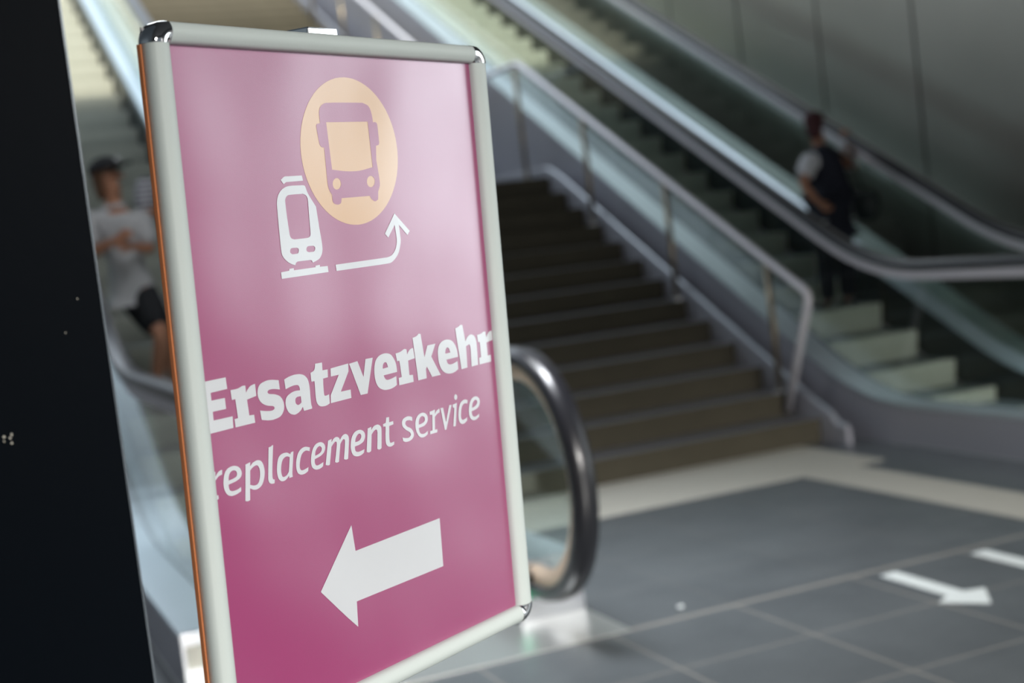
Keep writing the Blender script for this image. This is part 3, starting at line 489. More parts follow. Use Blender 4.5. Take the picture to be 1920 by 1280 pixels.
  '309.5,513.6 317.3,512.7 316.7,516.9 317.7,516 318.9,514.8 320.3,513.7 322,512.8 323.9,512.2 326.1,511.9 328.4,511.7 330.4,511.9 332.1,512.4 333.7,513.2 335.1,514.2 336.1,515.2 336.8,516.4 337.2,517.7 337.3,519 337.2,520.5 336.6,525.6 335.6,532.4 334.6,539.2 333.8,544.2 333,544.6 332,545 330.8,545.4 329.6,545.5 328.4,545.3 327,544.7 325.7,544.2 324.7,543.8 325.2,541.4 325.8,538.2 326.4,534.7 327,531.5 327.4,528.6 327.9,525.6 328.2,523 328.2,520.9 328,520 327.7,519.1 327.1,518.4 326.4,517.9 325.5,517.8 324.4,518 323.2,518.4 322.1,518.9 320.7,519.7 319,520.9 317.5,522 316.4,522.9 312.4,544.3 311.6,544.6 310.5,544.9 309.2,545.3 308,545.4 306.7,545.1 305.3,544.7 304,544.2 303.1,543.9',
  '349.1,505.6 355.1,506 354.4,512.9 362.9,512.8 362.8,517.1 353.8,517.9 353.4,520.5 352.9,524 352.4,527.6 352,530.6 351.8,532.4 351.7,534.3 351.7,535.9 351.8,537.4 352,538.4 352.2,539.4 352.7,540.2 353.5,540.7 355.1,540.9 357.3,540.7 359.6,540.5 361.2,540.3 360.4,544.4 359.3,544.7 357.9,545.1 356.3,545.5 354.9,545.8 353.5,545.8 352.2,545.8 350.9,545.6 349.6,545.3 348.3,544.7 347,544 345.7,543.2 344.8,542.2 344.1,541.1 343.7,539.9 343.5,538.6 343.4,537.2 343.4,535.4 343.6,533.5 343.8,531.3 344.1,529.2 344.5,526.2 345.2,522.9 345.7,519.8 345.7,517.6 345.1,516.9 343.9,516.8 342.6,517.1 341.6,517.2 341.1,513.4 347.2,512.4',
  '403.9,514.4 403.7,519.6 402.4,519.1 400.7,518.4 398.7,517.7 396.9,517.2 395.1,517 393.3,516.9 391.7,517 390.3,517.3 389.3,518 388.6,519 388.2,520 388.1,521.1 388.5,522.1 389.2,523.2 390.2,524.2 391.4,525.1 393.1,526.1 395.4,527.1 397.6,528.1 399.5,529.3 401.1,530.8 402.4,532.4 403.5,534.1 404.1,535.7 404.4,537.1 404.4,538.5 404,539.9 403.3,541.1 402.3,542.3 400.8,543.3 399.1,544.2 397.3,544.9 395,545.4 392.3,545.7 389.7,545.8 387.2,545.7 385.1,545.3 383,544.6 381.2,543.8 379.8,543.2 379.4,538.2 380.6,538.6 382.2,539.2 384.1,539.8 385.9,540.2 387.8,540.5 389.8,540.8 391.8,540.9 393.5,540.7 394.7,540.3 395.9,539.7 396.8,538.8 397.4,538 397.5,537 397.3,535.9 396.8,534.8 396.1,533.9 394.6,532.9 392.6,531.8 390.5,530.6 388.5,529.5 386.8,528.2 385,526.9 383.4,525.6 382.2,524.2 381.4,522.8 381,521.4 380.8,519.9 380.9,518.5 381.3,517.1 382,515.8 383,514.5 384.3,513.5 386,512.8 388.1,512.2 390.3,511.8 392.3,511.6 394,511.5 395.7,511.6 397.3,511.8 398.8,512.2 400.2,512.6 401.7,513.3 403,513.9',
  '435.5,538.7 434.8,543.2 433.6,543.7 432,544.4 430.3,545.1 428.4,545.6 426.5,545.9 424.5,546 422.4,545.9 420.5,545.6 418.8,545 417.2,544.3 415.7,543.3 414.3,542 413,540.5 411.7,538.7 410.7,536.7 409.9,534.6 409.3,532.4 409,530 409,527.6 409.2,525.4 409.6,523.3 410.3,521.2 411.3,519.3 412.4,517.6 413.6,516.1 415.1,514.9 416.8,513.8 418.6,513 420.7,512.4 423.1,512 425.5,511.8 427.8,511.9 429.9,512.3 431.9,513.1 433.7,514 435.2,515.1 436.4,516.2 437.2,517.6 437.8,519 438.1,520.5 438,522 437.6,523.5 436.9,525.1 435.8,526.4 434.4,527.7 432.6,528.8 430.6,529.7 428.4,530.5 425.5,531 422.1,531.2 418.9,531.4 416.4,531.5 416.5,532.7 416.6,534.3 416.8,535.9 417.3,537.3 418,538.4 418.9,539.3 420,540.1 421.3,540.7 422.7,541.1 424.4,541.3 426.2,541.3 428,541.2 429.9,540.7 432,540 434,539.3',
  '417.1,527.1 417.2,526.1 417.3,524.8 417.5,523.3 417.8,522 418.5,520.8 419.3,519.6 420.3,518.5 421.3,517.7 422.4,517 423.6,516.6 424.8,516.4 426,516.3 427.1,516.6 428.3,517.1 429.4,517.7 430.2,518.5 430.7,519.3 431,520.2 431.1,521.2 431,522.1 430.6,523 430,524 429.1,524.9 428,525.5 425.6,526 422.5,526.5 419.4,526.8',
  '443.1,513.1 444.5,513 446.3,513 448.3,512.9 450,512.8 451.4,512.6 452.7,512.4 453.8,512.2 454.7,512 455.5,512.8 454.7,518.5 455.5,517.6 456.4,516.5 457.6,515.3 459,514.3 460.8,513.5 463,512.9 465,512.4 466.5,512.1 465.7,517.5 464.5,517.8 462.8,518.2 461.1,518.7 459.4,519.3 457.9,520 456.5,520.9 455.1,521.7 454.1,522.3 451.7,540 457.3,540.3 456.6,544.5 440.2,544.6 440.2,540.2 445.8,540.1 448.6,518.2 443,517.6',
  '468.4,512.2 474.6,512.5 478.3,533.6 489.3,511.3 494.9,511.6 477.9,544.3 477.5,544.4 476.8,544.5 476.1,544.6 475.5,544.6 475.1,544.4 474.6,544.1 474.2,543.8 473.9,543.6',
  '497.2,511.8 498.1,511.8 499.2,511.7 500.5,511.6 501.8,511.5 503.2,511.3 504.8,511 506.3,510.8 507.4,510.6 500.5,542.8 499.8,542.9 498.9,543.1 498,543.2 497.1,543.3 496.3,543.1 495.5,542.8 494.8,542.5 494.3,542.3 500.4,517 497.3,516.2',
  '506.8,498.2 507.5,498.4 508.1,498.8 508.7,499.4 509.2,500 509.5,500.6 509.7,501.2 509.8,501.9 509.7,502.6 509.6,503.3 509.3,504 508.9,504.7 508.4,505.3 507.7,505.7 506.9,506.1 506.1,506.3 505.3,506.3 504.6,506 503.9,505.6 503.3,505 502.9,504.4 502.6,503.8 502.4,503.1 502.4,502.4 502.4,501.7 502.6,501 502.9,500.3 503.4,499.7 503.9,499.2 504.5,498.7 505.3,498.4 506.1,498.2',
  '533.4,511 532.4,515.6 531,515.3 529.2,514.9 527.3,514.6 525.5,514.5 524,514.8 522.4,515.3 521,516 519.7,516.9 518.7,518.1 517.8,519.5 517.1,521.2 516.4,522.9 515.8,524.9 515.2,527.2 514.8,529.4 514.5,531.3 514.5,532.6 514.7,533.9 515.1,535 515.7,535.9 516.4,536.6 517.4,537 518.5,537.3 519.7,537.3 521.8,537 524.5,536.4 527,535.8 528.9,535.4 528.3,539.9 527.2,540.4 525.8,541.2 524.2,542 522.6,542.6 521,542.9 519.2,543.1 517.5,543.1 515.9,542.9 514.3,542.4 512.8,541.7 511.4,540.8 510.3,539.7 509.4,538.4 508.8,536.8 508.4,535 508.2,533.2 508.3,530.9 508.6,528.3 509.1,525.7 509.7,523.3 510.4,521 511.2,518.9 512.2,516.9 513.3,515.1 514.6,513.6 516.1,512.3 517.7,511.2 519.5,510.3 521.4,509.6 523.6,509.2 525.7,509 527.6,509 529.3,509.3 530.9,509.9 532.3,510.6',
  '558.7,535 558,539.3 556.7,539.9 554.9,540.6 553,541.4 551.1,541.9 549.3,542.2 547.4,542.4 545.5,542.4 543.6,542.1 541.7,541.5 539.9,540.6 538.1,539.6 536.7,538.3 535.7,536.9 534.9,535.3 534.3,533.6 534,531.7 534,529.5 534.2,527.1 534.6,524.6 535.2,522.3 535.9,520.1 536.8,517.9 537.9,515.9 539.1,514.1 540.6,512.6 542.3,511.3 544.1,510.2 546,509.3 548.1,508.8 550.4,508.5 552.7,508.5 554.8,508.7 556.8,509.3 558.8,510.2 560.5,511.3 561.8,512.5 562.5,513.9 562.9,515.4 563,517 562.7,518.6 562.2,520.2 561.3,521.8 560.1,523.4 558.7,524.6 557,525.6 555.1,526.3 553,526.9 550.8,527.4 548.3,527.8 545.7,528.1 543.2,528.3 541.3,528.4 541.3,529.5 541.3,530.9 541.4,532.4 541.8,533.7 542.4,534.8 543.3,535.8 544.4,536.7 545.6,537.3 546.9,537.5 548.5,537.6 550.2,537.4 551.8,537.2 553.6,536.7 555.5,536.1 557.3,535.5',
  '542.6,523.9 543,522.7 543.4,521.1 544,519.4 544.7,518 545.7,516.7 546.8,515.6 547.9,514.6 549.1,513.9 550.2,513.5 551.3,513.3 552.5,513.3 553.5,513.6 554.4,514.1 555.3,514.8 556.1,515.6 556.4,516.5 556.3,517.4 555.9,518.4 555.2,519.4 554.3,520.2 553.3,521 551.9,521.6 550.5,522.2 549,522.7 547.3,523.1 545.5,523.4 543.9,523.7',
 ],
 'bus': [
  '274.1,99.3 274.8,96.9 275.8,94.7 277.2,92.7 279,91.1 281.2,89.7 283.9,88.5 286.9,87.6 290.1,87.2 304.8,86.7 325.1,86.4 345.4,86.2 360.4,86.1 362.7,86.7 365.8,87.5 369.1,88.5 371.7,89.8 373.6,91.5 375,93.5 376.2,95.8 377.1,98.3 377.9,101.6 378.5,105.3 378.9,109 379.2,111.7 380.3,111.6 381.8,111.4 383.3,111.4 384.6,111.6 385.6,112.2 386.5,113.1 387.2,114.2 387.5,115.4 387.8,120.3 387.9,127 387.9,133.7 387.9,138.7 387.7,139.3 387.4,140.1 387,140.9 386.4,141.6 385.2,142 383.6,142.4 382,142.7 380.8,142.9 378.6,161.8 379.4,168.3 380.5,177.1 381.4,186 381.6,192.9 380.9,196.2 379.4,199.3 377.7,202 376.5,204 375,214.3 373.6,214.9 371.8,215.7 369.8,216.4 367.9,216.6 366.1,216.1 364.2,215.1 362.4,214 361,212.9 360.1,211.9 359.4,210.8 358.8,209.8 358.4,209 301.7,209.7 301.3,211.1 300.8,213 300.1,214.9 299,216.3 297.4,217.1 295.4,217.6 293.2,217.7 291.2,217.6 289.3,217.2 287.3,216.4 285.5,215.4 284.2,214 283.7,211.9 283.6,209.3 283.7,206.7 283.8,204.8 282.8,203.6 281.5,202 280.1,200.1 279.1,198 278.4,195.8 277.8,193.4 277.5,190.8 277.3,188.1 277.2,178.7 277.3,166.2 277.4,153.6 277.4,144.4 276.4,144.2 274.9,144 273.5,143.7 272.2,143.2 271.2,142.5 270.3,141.6 269.6,140.6 269.1,139.4 268.3,134.8 267.5,128.4 266.7,122 266.2,117.3 266.4,116.7 266.7,115.8 267.1,115 267.8,114.4 269.2,113.9 271,113.6 272.8,113.4 274.1,113.2 274,110.4 273.8,106.6 273.8,102.7',
  '285.8,112 368.1,110.8 369.7,171.1 364.4,172 357.2,173.2 349.5,174.4 342.2,175.2 335.6,175.6 329.3,175.7 322.9,175.6 316.3,175.3 309,174.8 301.1,174 293.9,173.2 288.5,172.6',
  '303.1,191.3 302.8,192.5 302.2,193.6 301.5,194.7 300.7,195.6 299.7,196.4 298.6,197.1 297.5,197.7 296.3,198.1 295.1,198.3 293.9,198.4 292.7,198.3 291.5,198 290.5,197.5 289.5,196.8 288.6,196.1 287.9,195.2 287.5,194.2 287.2,193.1 287,192 287.1,190.8 287.3,189.7 287.8,188.5 288.4,187.4 289.2,186.4 290.1,185.6 291.2,184.9 292.4,184.3 293.6,183.9 294.8,183.7 296,183.6 297.2,183.7 298.3,184 299.4,184.5 300.4,185.1 301.3,185.9 302,186.8 302.5,187.8 302.9,189 303.1,190.2',
  '371.2,190.4 370.9,191.5 370.4,192.6 369.8,193.7 369,194.6 368.1,195.4 367,196.2 365.8,196.8 364.6,197.2 363.4,197.4 362,197.5 360.7,197.3 359.6,197 358.5,196.6 357.5,195.9 356.7,195.1 356,194.2 355.6,193.2 355.3,192.1 355.2,191 355.3,189.9 355.5,188.8 356,187.6 356.5,186.5 357.3,185.5 358.2,184.7 359.2,183.9 360.4,183.3 361.6,182.9 362.9,182.7 364.2,182.6 365.5,182.7 366.7,183 367.7,183.5 368.7,184.2 369.6,185 370.3,185.9 370.8,186.9 371.1,188 371.3,189.2',
 ],
 'tram': [
  '191.8,183 193.2,182.2 195,181.2 196.8,180.1 198.3,179.4 199,179.1 199.7,179 200.4,178.9 200.9,178.9 230.8,178.5 232.1,185.1 201.3,185.9 196.5,188.4',
  '181.1,213.2 181.5,209.9 182.3,206.9 183.5,204.1 184.9,201.6 186.7,199.4 188.7,197.4 191.1,195.7 193.6,194.2 196.4,193 199.4,192 202.6,191.3 206.1,190.9 211.8,190.6 218.7,190.6 225.4,190.7 230.4,190.7 231.3,190.8 232.5,191 233.7,191.3 234.6,192 235.6,193.8 236.4,196.1 237.4,198.7 238.6,201.2 241.4,205.3 245.1,210.3 248.7,215.1 251.3,218.7 251.8,223.9 252.4,230.8 253.1,238.3 253.7,245.6 254.5,252.7 255.4,260.1 255.9,266.9 255.8,272.6 255,275.9 253.6,278.9 251.6,281.5 249.2,283.7 245.9,285.4 241.8,286.7 237.9,287.7 235,288.5 234.8,287.9 234.5,287.1 234.1,286.2 233.6,285.6 233,285.2 232.3,285 231.6,284.9 231.1,284.8 208.2,284.9 207.5,285.1 206.6,285.5 205.6,285.9 204.8,286.4 204.3,287.1 203.8,287.9 203.5,288.7 203.2,289.3 201.1,288.7 198.4,287.9 195.3,286.8 192.5,285.5 189.8,283.7 187,281.6 184.5,279.3 182.6,277 181.5,274.7 180.9,272.4 180.7,270 180.6,267.4 180.5,256 180.5,240.4 180.7,224.8',
  '196.3,209.1 196.7,207.2 197.6,205.6 198.8,204.2 200,203.1 201.4,202.4 202.9,202 204.5,201.9 206.2,201.8 211.2,201.6 217.7,201.5 224.1,201.5 228.9,201.4 230.1,201.8 231.7,202.3 233.4,202.9 234.7,203.7 235.7,204.7 236.5,205.8 237,207 237.3,208.4 237.3,213.4 237.1,220.2 236.9,227.4 236.6,233.7 236.5,238.8 236.5,243.9 236.4,248.4 236.2,251.8 236,252.9 235.7,253.8 235.2,254.7 234.4,255.4 233.3,255.9 232,256.4 230.5,256.7 228.9,256.8 224,257 217.4,257.1 210.9,257.2 206.1,257.2 205.1,257 203.7,256.7 202.3,256.3 201.1,255.7 200.2,254.8 199.3,253.6 198.7,252.2 198.4,250.8 197.7,242.1 196.9,230 196.4,217.9',
  '196.8,269.7 197.3,269 197.9,268.4 198.6,268 199.4,267.7 201.4,267.6 204.2,267.6 206.9,267.7 208.9,267.8 209.5,268.1 210.4,268.5 211.2,268.9 211.8,269.5 211.9,270.3 211.9,271.3 211.6,272.3 211.3,273.1 210.8,273.8 210.2,274.4 209.5,274.8 208.7,275.1 206.8,275.3 204.3,275.3 201.8,275.3 200,275.3 199.2,274.9 198.2,274.5 197.2,273.9 196.5,273.3 196.3,272.4 196.3,271.5 196.5,270.5',
  '226.6,269.4 227,268.7 227.6,268.1 228.3,267.6 229.1,267.4 231.3,267.2 234.1,267.2 236.9,267.3 238.9,267.3 239.6,267.6 240.5,268 241.3,268.6 241.9,269.2 242.1,270 242,271 241.7,272 241.4,272.8 240.9,273.5 240.3,274 239.6,274.4 238.8,274.7 236.8,274.8 234.3,274.8 231.7,274.8 229.8,274.8 229.1,274.5 228,274.1 226.9,273.6 226.2,273 226,272.1 226,271.2 226.2,270.2',
  '176.6,295.8 191.1,295.1 191.5,292.9 199.8,292.6 199.8,295.2 239.5,294.6 239.4,292.7 247.6,292.2 248,294.6 262.5,294.8 262.8,302.6 176.6,304',
 ],
 'carr': [
  '277.4,294.4 381.6,292.6 383.6,292.4 386.3,292 389.2,291.5 391.9,290.6 394.3,289.2 396.8,287.5 399.1,285.5 401.1,283.3 402.7,280.9 404,278.2 405.1,275.3 405.8,272.5 406.1,269.8 406,267 405.8,264.2 405.5,261.4 405.3,258.4 404.9,255.3 404.5,252.4 404.3,250.2 388.6,266.3 382.2,260.8 406.3,234.5 435.9,260 430,265.4 413.4,250.3 413.6,252.6 413.9,255.5 414.1,258.8 414.3,261.9 414.4,264.8 414.6,267.8 414.6,270.8 414.1,273.9 412.9,277.5 411.3,281.4 409.4,285.2 407.2,288.5 404.7,291.3 401.7,293.8 398.7,295.9 395.8,297.6 393.3,298.9 390.8,299.9 388.2,300.5 385.4,300.8 363.4,301.4 332.5,301.8 301.3,302.2 278.2,302.5',
 ],
 'barr': [
  '259.6,632 263,667 444.1,664.7 442.6,733.3 255.9,732.5 254,766 250.1,762.2 244.9,757.3 239,751.7 233.2,746 223.3,735.9 211.1,723.4 199.4,711.3 190.6,702.3',
 ],
 'circ': [
  '425.3,149.7 424.9,158 423.8,166.3 422,174.5 419.5,182.5 416.3,190.2 412.4,197.7 407.9,204.7 402.8,211.4 397.2,217.5 391,223.2 384.3,228.3 377.3,232.8 369.9,236.7 362.1,239.9 354.1,242.4 346,244.2 337.7,245.3 329.3,245.7 320.9,245.3 312.6,244.2 304.5,242.4 296.5,239.9 288.7,236.7 281.3,232.8 274.2,228.3 267.6,223.2 261.4,217.5 255.8,211.4 250.7,204.7 246.2,197.7 242.3,190.2 239.1,182.5 236.6,174.5 234.8,166.3 233.7,158 233.3,149.7 233.7,141.3 234.8,133 236.6,124.8 239.1,116.8 242.3,109.1 246.2,101.7 250.7,94.6 255.8,88 261.4,81.8 267.6,76.1 274.2,71 281.3,66.5 288.7,62.7 296.5,59.5 304.5,57 312.6,55.1 320.9,54.1 329.3,53.7 337.7,54.1 346,55.1 354.1,57 362.1,59.5 369.9,62.7 377.3,66.5 384.3,71 391,76.1 397.2,81.8 402.8,88 407.9,94.6 412.4,101.7 416.3,109.1 419.5,116.8 422,124.8 423.8,133 424.9,141.3',
 ],
}

SO = Vector((.26689, 1.62202, 1.86352)); HD, TL_, RL = .57291, -.03789, -.00553; SW, SH = .640, .8616
a1 = Vector((math.cos(HD), math.sin(HD), 0)); nn0 = Vector((math.sin(HD), -math.cos(HD), 0)); upv = Vector((0, 0, 1))
u1 = upv*math.cos(TL_)-nn0*math.sin(TL_); n1 = nn0*math.cos(TL_)+upv*math.sin(TL_)
ex = a1*math.cos(RL)+u1*math.sin(RL); ez = u1*math.cos(RL)-a1*math.sin(RL)
SM = Matrix(((ex.x, ez.x, n1.x, SO.x), (ex.y, ez.y, n1.y, SO.y), (ex.z, ez.z, n1.z, SO.z), (0, 0, 0, 1)))
base_pt = SM @ Vector((.325, -SH/2, -.04))
sign = thing('poster_stand', 'tall poster stand with a magenta poster in a pale aluminium snap frame with chrome corners', 'sign', (base_pt.x, base_pt.y, 0))
ROOT = Matrix.Translation((-base_pt.x, -base_pt.y, 0))
LM = ROOT @ SM                      # sign-plane coordinates (right, up, out) to the stand's own space
def sobj(name, bm, m, parent=sign, **k):
    bmesh.ops.recalc_face_normals(bm, faces=bm.faces)
    o = obj(name, bm, m, parent, **k)
    if parent is sign: o.matrix_local = LM
    return o
il, ir, it_, ib = .028, .031, .0253, .0250
bm = BM(); box(bm, (.01, -SH+.01, -.004), (SW-.01, -.01, -.0022)); poster = sobj('poster', bm, M['magenta'])
def print_shape(name, keys, m, z):
    cu = bpy.data.curves.new(name, 'CURVE'); cu.dimensions = '2D'; cu.fill_mode = 'BOTH'
    for s in PRINT[keys]:
        pts = [tuple(float(v) for v in t.split(',')) for t in s.split()]
        sp = cu.splines.new('POLY'); sp.points.add(len(pts)-1); sp.use_cyclic_u = True
        for q, (px, py) in zip(sp.points, pts): q.co = (px/1000, -py/1000, 0, 1)
    tmp = bpy.data.objects.new('tmp', cu); me = bpy.data.meshes.new_from_object(tmp, depsgraph=bpy.context.evaluated_depsgraph_get())
    bpy.data.objects.remove(tmp); bpy.data.curves.remove(cu)
    for v in me.vertices: v.co.z = z
    if sum(p.normal.z*p.area for p in me.polygons) < 0: me.flip_normals()
    me.name = name; me.materials.clear(); return link(name, me, m, poster)
tag(print_shape('bus_roundel', 'circ', M['orange_print'], -.0020), 'pale orange disc')
tag(print_shape('bus_pictogram', 'bus', M['magenta'], -.0018), 'magenta bus front in the orange disc')
tag(print_shape('tram_pictogram', 'tram', M['white_print'], -.0018), 'white train front on rails')
tag(print_shape('curved_arrow', 'carr', M['white_print'], -.0018), 'thin white arrow bending upwards')
tag(print_shape('headline_lettering', 'head', M['white_print'], -.0018), 'bold white slab lettering Ersatzverkehr')
tag(print_shape('subtitle_lettering', 'sub', M['white_print'], -.0018), 'thin white lettering replacement service')
tag(print_shape('direction_arrow', 'barr', M['white_print'], -.0018), 'big white arrow pointing left')
# snap-frame bars: convex profile
def profile(wd):
    inner = [(0, -.001), (0, .0035)]
    arc = [(wd*u, .0035+.0095*math.sin(math.pi*min(1, u*1.05)*.62)**.8 if False else .0035+.0085*math.sin(math.pi*(.08+.82*u))) for u in [i/12 for i in range(1, 12)]]
    return inner+arc+[(wd, .0005), (wd, -.010), (wd-.004, -.014), (0, -.014)]
def bar(name, p0, p1, out, wd):
    d = (Vector(p1)-Vector(p0)); out = Vector(out); bm = BM(); pr = profile(wd); rings = []
    for q in (Vector(p0), Vector(p1)): rings.append([bm.verts.new((*(q+out*a), b)) for a, b in pr])
    n_ = len(pr)
    for k in range(n_): bm.faces.new((rings[0][k], rings[0][(k+1) % n_], rings[1][(k+1) % n_], rings[1][k]))
    bm.faces.new(rings[0][::-1]); bm.faces.new(rings[1]); o = sobj(name, bm, M['frame'])
    me = o.data
    for p in me.polygons: p.use_smooth = True
    me.set_sharp_from_angle(angle=math.radians(62)); return o
x0, x1, y0_, y1_ = il, SW-ir, -it_, -SH+ib
bar('frame_bar', (x0, y0_), (x1, y0_), (0, 1), it_)
bar('frame_bar', (x0, y1_), (x1, y1_), (0, -1), ib)
bar('frame_bar', (x0, y0_), (x0, y1_), (-1, 0), il)
bar('frame_bar', (x1, y0_), (x1, y1_), (1, 0), ir)
for cx_, cy_, a0, wx, wy in ((x0, y0_, 90, il, it_), (x1, y0_, 0, ir, it_), (x0, y1_, 180, il, ib), (x1, y1_, 270, ir, ib)):
    bm = BM(); rings = []; pr0 = profile(1.0)
    for i in range(13):
        a = math.radians(a0+90*i/12); rings.append([bm.verts.new((cx_+math.cos(a)*u*(wx+.0005), cy_+math.sin(a)*u*(wy+.0005), b+(.0006 if b > .003 else 0))) for u, b in profile(1.0)[2:-1]+[(.0001, -.014)]])
    for r, q in zip(rings, rings[1:]):
        for k in range(len(r)-1): bm.faces.new((r[k], r[k+1], q[k+1], q[k]))
    bmesh.ops.remove_doubles(bm, verts=bm.verts, dist=.0003)
    tag(sobj('frame_corner', bm, M['chrome'], smooth=True), 'polished chrome rounded corner')
bm = BM(); box(bm, (.006, -SH+.006, -.0165), (SW-.006, -.006, -.0145)); sobj('backing_board', bm, M['back'])
bm = BM(); box(bm, (-.0030, -SH+.02, -.015), (-.0002, -.026, -.009)); tag(sobj('edge_reflection', bm, M['edge_glint'], bevel=.0008), 'thin orange reflection painted as a strip down the left edge')
# clip on the top bar, pole and base
bm = BM(); box(bm, (.279, -.006, -.050), (.336, .0105, -.012)); sobj('top_clip', bm, M['chrome'], bevel=.002)
zc_ = .0
bm = BM(); tube(bm, [(0, 0, .012), (0, 0, SO.z-.012)], .016, 20)
pole = obj('pole', bm, M['steel'], sign, smooth=True); 
bm = BM(); box(bm, (.300, -SH-.002, -.056), (.350, -SH+.10, -.0165)); sobj('lower_clamp', bm, M['steel'], bevel=.002)
bm = BM(); tube(bm, [(0, 0, 0), (0, 0, .006), (0, 0, .014)], .2, 40, radii=[.22, .22, .19]); obj('base_plate', bm, M['post'], sign)

# ---------------------------------------------------------------- black column at the left
col = thing('display_column', 'black painted display column filling the left edge, with chipped paint', 'column', (-.30, 1.62, 0))
bm = BM(); box(bm, (-.48, -.10, 0), (.4665, .28, 2.7)); obj('body', bm, M['black'], col, bevel=.0012)
bm = BM(); box(bm, (.4667, -.0985, 0.0), (.4688, .27, 2.7)); tag(obj('edge_profile', bm, M['edge'], col), 'thin grey metal edge')

# ---------------------------------------------------------------- chipped paint and dust on the column (surface marks of the body)
CHIPS = [(.0545, 1.4375, .0013), (.0620, 1.4385, .0015), (.0600, 1.4355, .0011), (.0612, 1.4300, .0013), (.0540, 1.4330, .0009), (.1277, 1.5332, .0007), (.1439, 1.5663, .0006)]
def chip(name, cx, cz, r, seed, par=None):
    rnd = random.Random(seed); bm = BM(); n = 9
    vs = [bm.verts.new((cx+.30+math.cos(2*math.pi*i/n)*r*rnd.uniform(.35, 1.2), -.1006-.0002*(seed % 3), cz+math.sin(2*math.pi*i/n)*r*rnd.uniform(.5, 1.6))) for i in range(n)]
    f = bm.faces.new(vs); r_ = bmesh.ops.extrude_face_region(bm, geom=[f]); bmesh.ops.translate(bm, vec=(0, .0006, 0), verts=[v for v in r_['geom'] if isinstance(v, bmesh.types.BMVert)])
    return obj(name, bm, M['chip'], col)
for i, (cx, cz, r) in enumerate(CHIPS): chip('paint_chip', cx, cz, r, i)

# ---------------------------------------------------------------- people
def skin_mesh(name, verts, edges, m, parent, origin, root=0, sub=2, post=None):
    me = bpy.data.meshes.new(name); me.from_pydata([Vector(v[0])-Vector(origin) for v in verts], edges, [])
    o = bpy.data.objects.new(name+'_tmp', me); COL.objects.link(o)
    md = o.modifiers.new('skin', 'SKIN'); md.use_smooth_shade = True; md.branch_smoothing = .6
    for i, v in enumerate(verts):
        r = v[1]; r = (r, r) if isinstance(r, (int, float)) else r
        me.skin_vertices[0].data[i].radius = r; me.skin_vertices[0].data[i].use_root = (i == root)
    s = o.modifiers.new('sub', 'SUBSURF'); s.levels = sub; s.render_levels = sub
    dg = bpy.context.evaluated_depsgraph_get(); dg.update()
    me2 = bpy.data.meshes.new_from_object(o.evaluated_get(dg)); me2.name = name
    bpy.data.objects.remove(o); bpy.data.meshes.remove(me)
    if post:
        for v in me2.vertices: v.co = post(v.co)
    return link(name, me2, m, parent, True)
def chain(*idx): return [(a, b) for a, b in zip(idx, idx[1:])]
def lerp(a, b, t): return tuple(x+(y-x)*t for x, y in zip(a, b))
def ellipsoid(bm, c, r, rot=None, seg=24):
    res = bmesh.ops.create_uvsphere(bm, u_segments=seg, v_segments=seg//2, radius=1)
    mt = Matrix.Translation(Vector(c)) @ (rot or Matrix.Identity(4)) @ Matrix.Diagonal((*r, 1))
    bmesh.ops.transform(bm, matrix=mt, verts=res['verts']); return res['verts']
def head_mesh(o_head, R, parent, origin, name='head'):
    """sculpted head: skull, brow, nose, jaw, ears; R turns the face (local -Y) to its direction"""
    pass
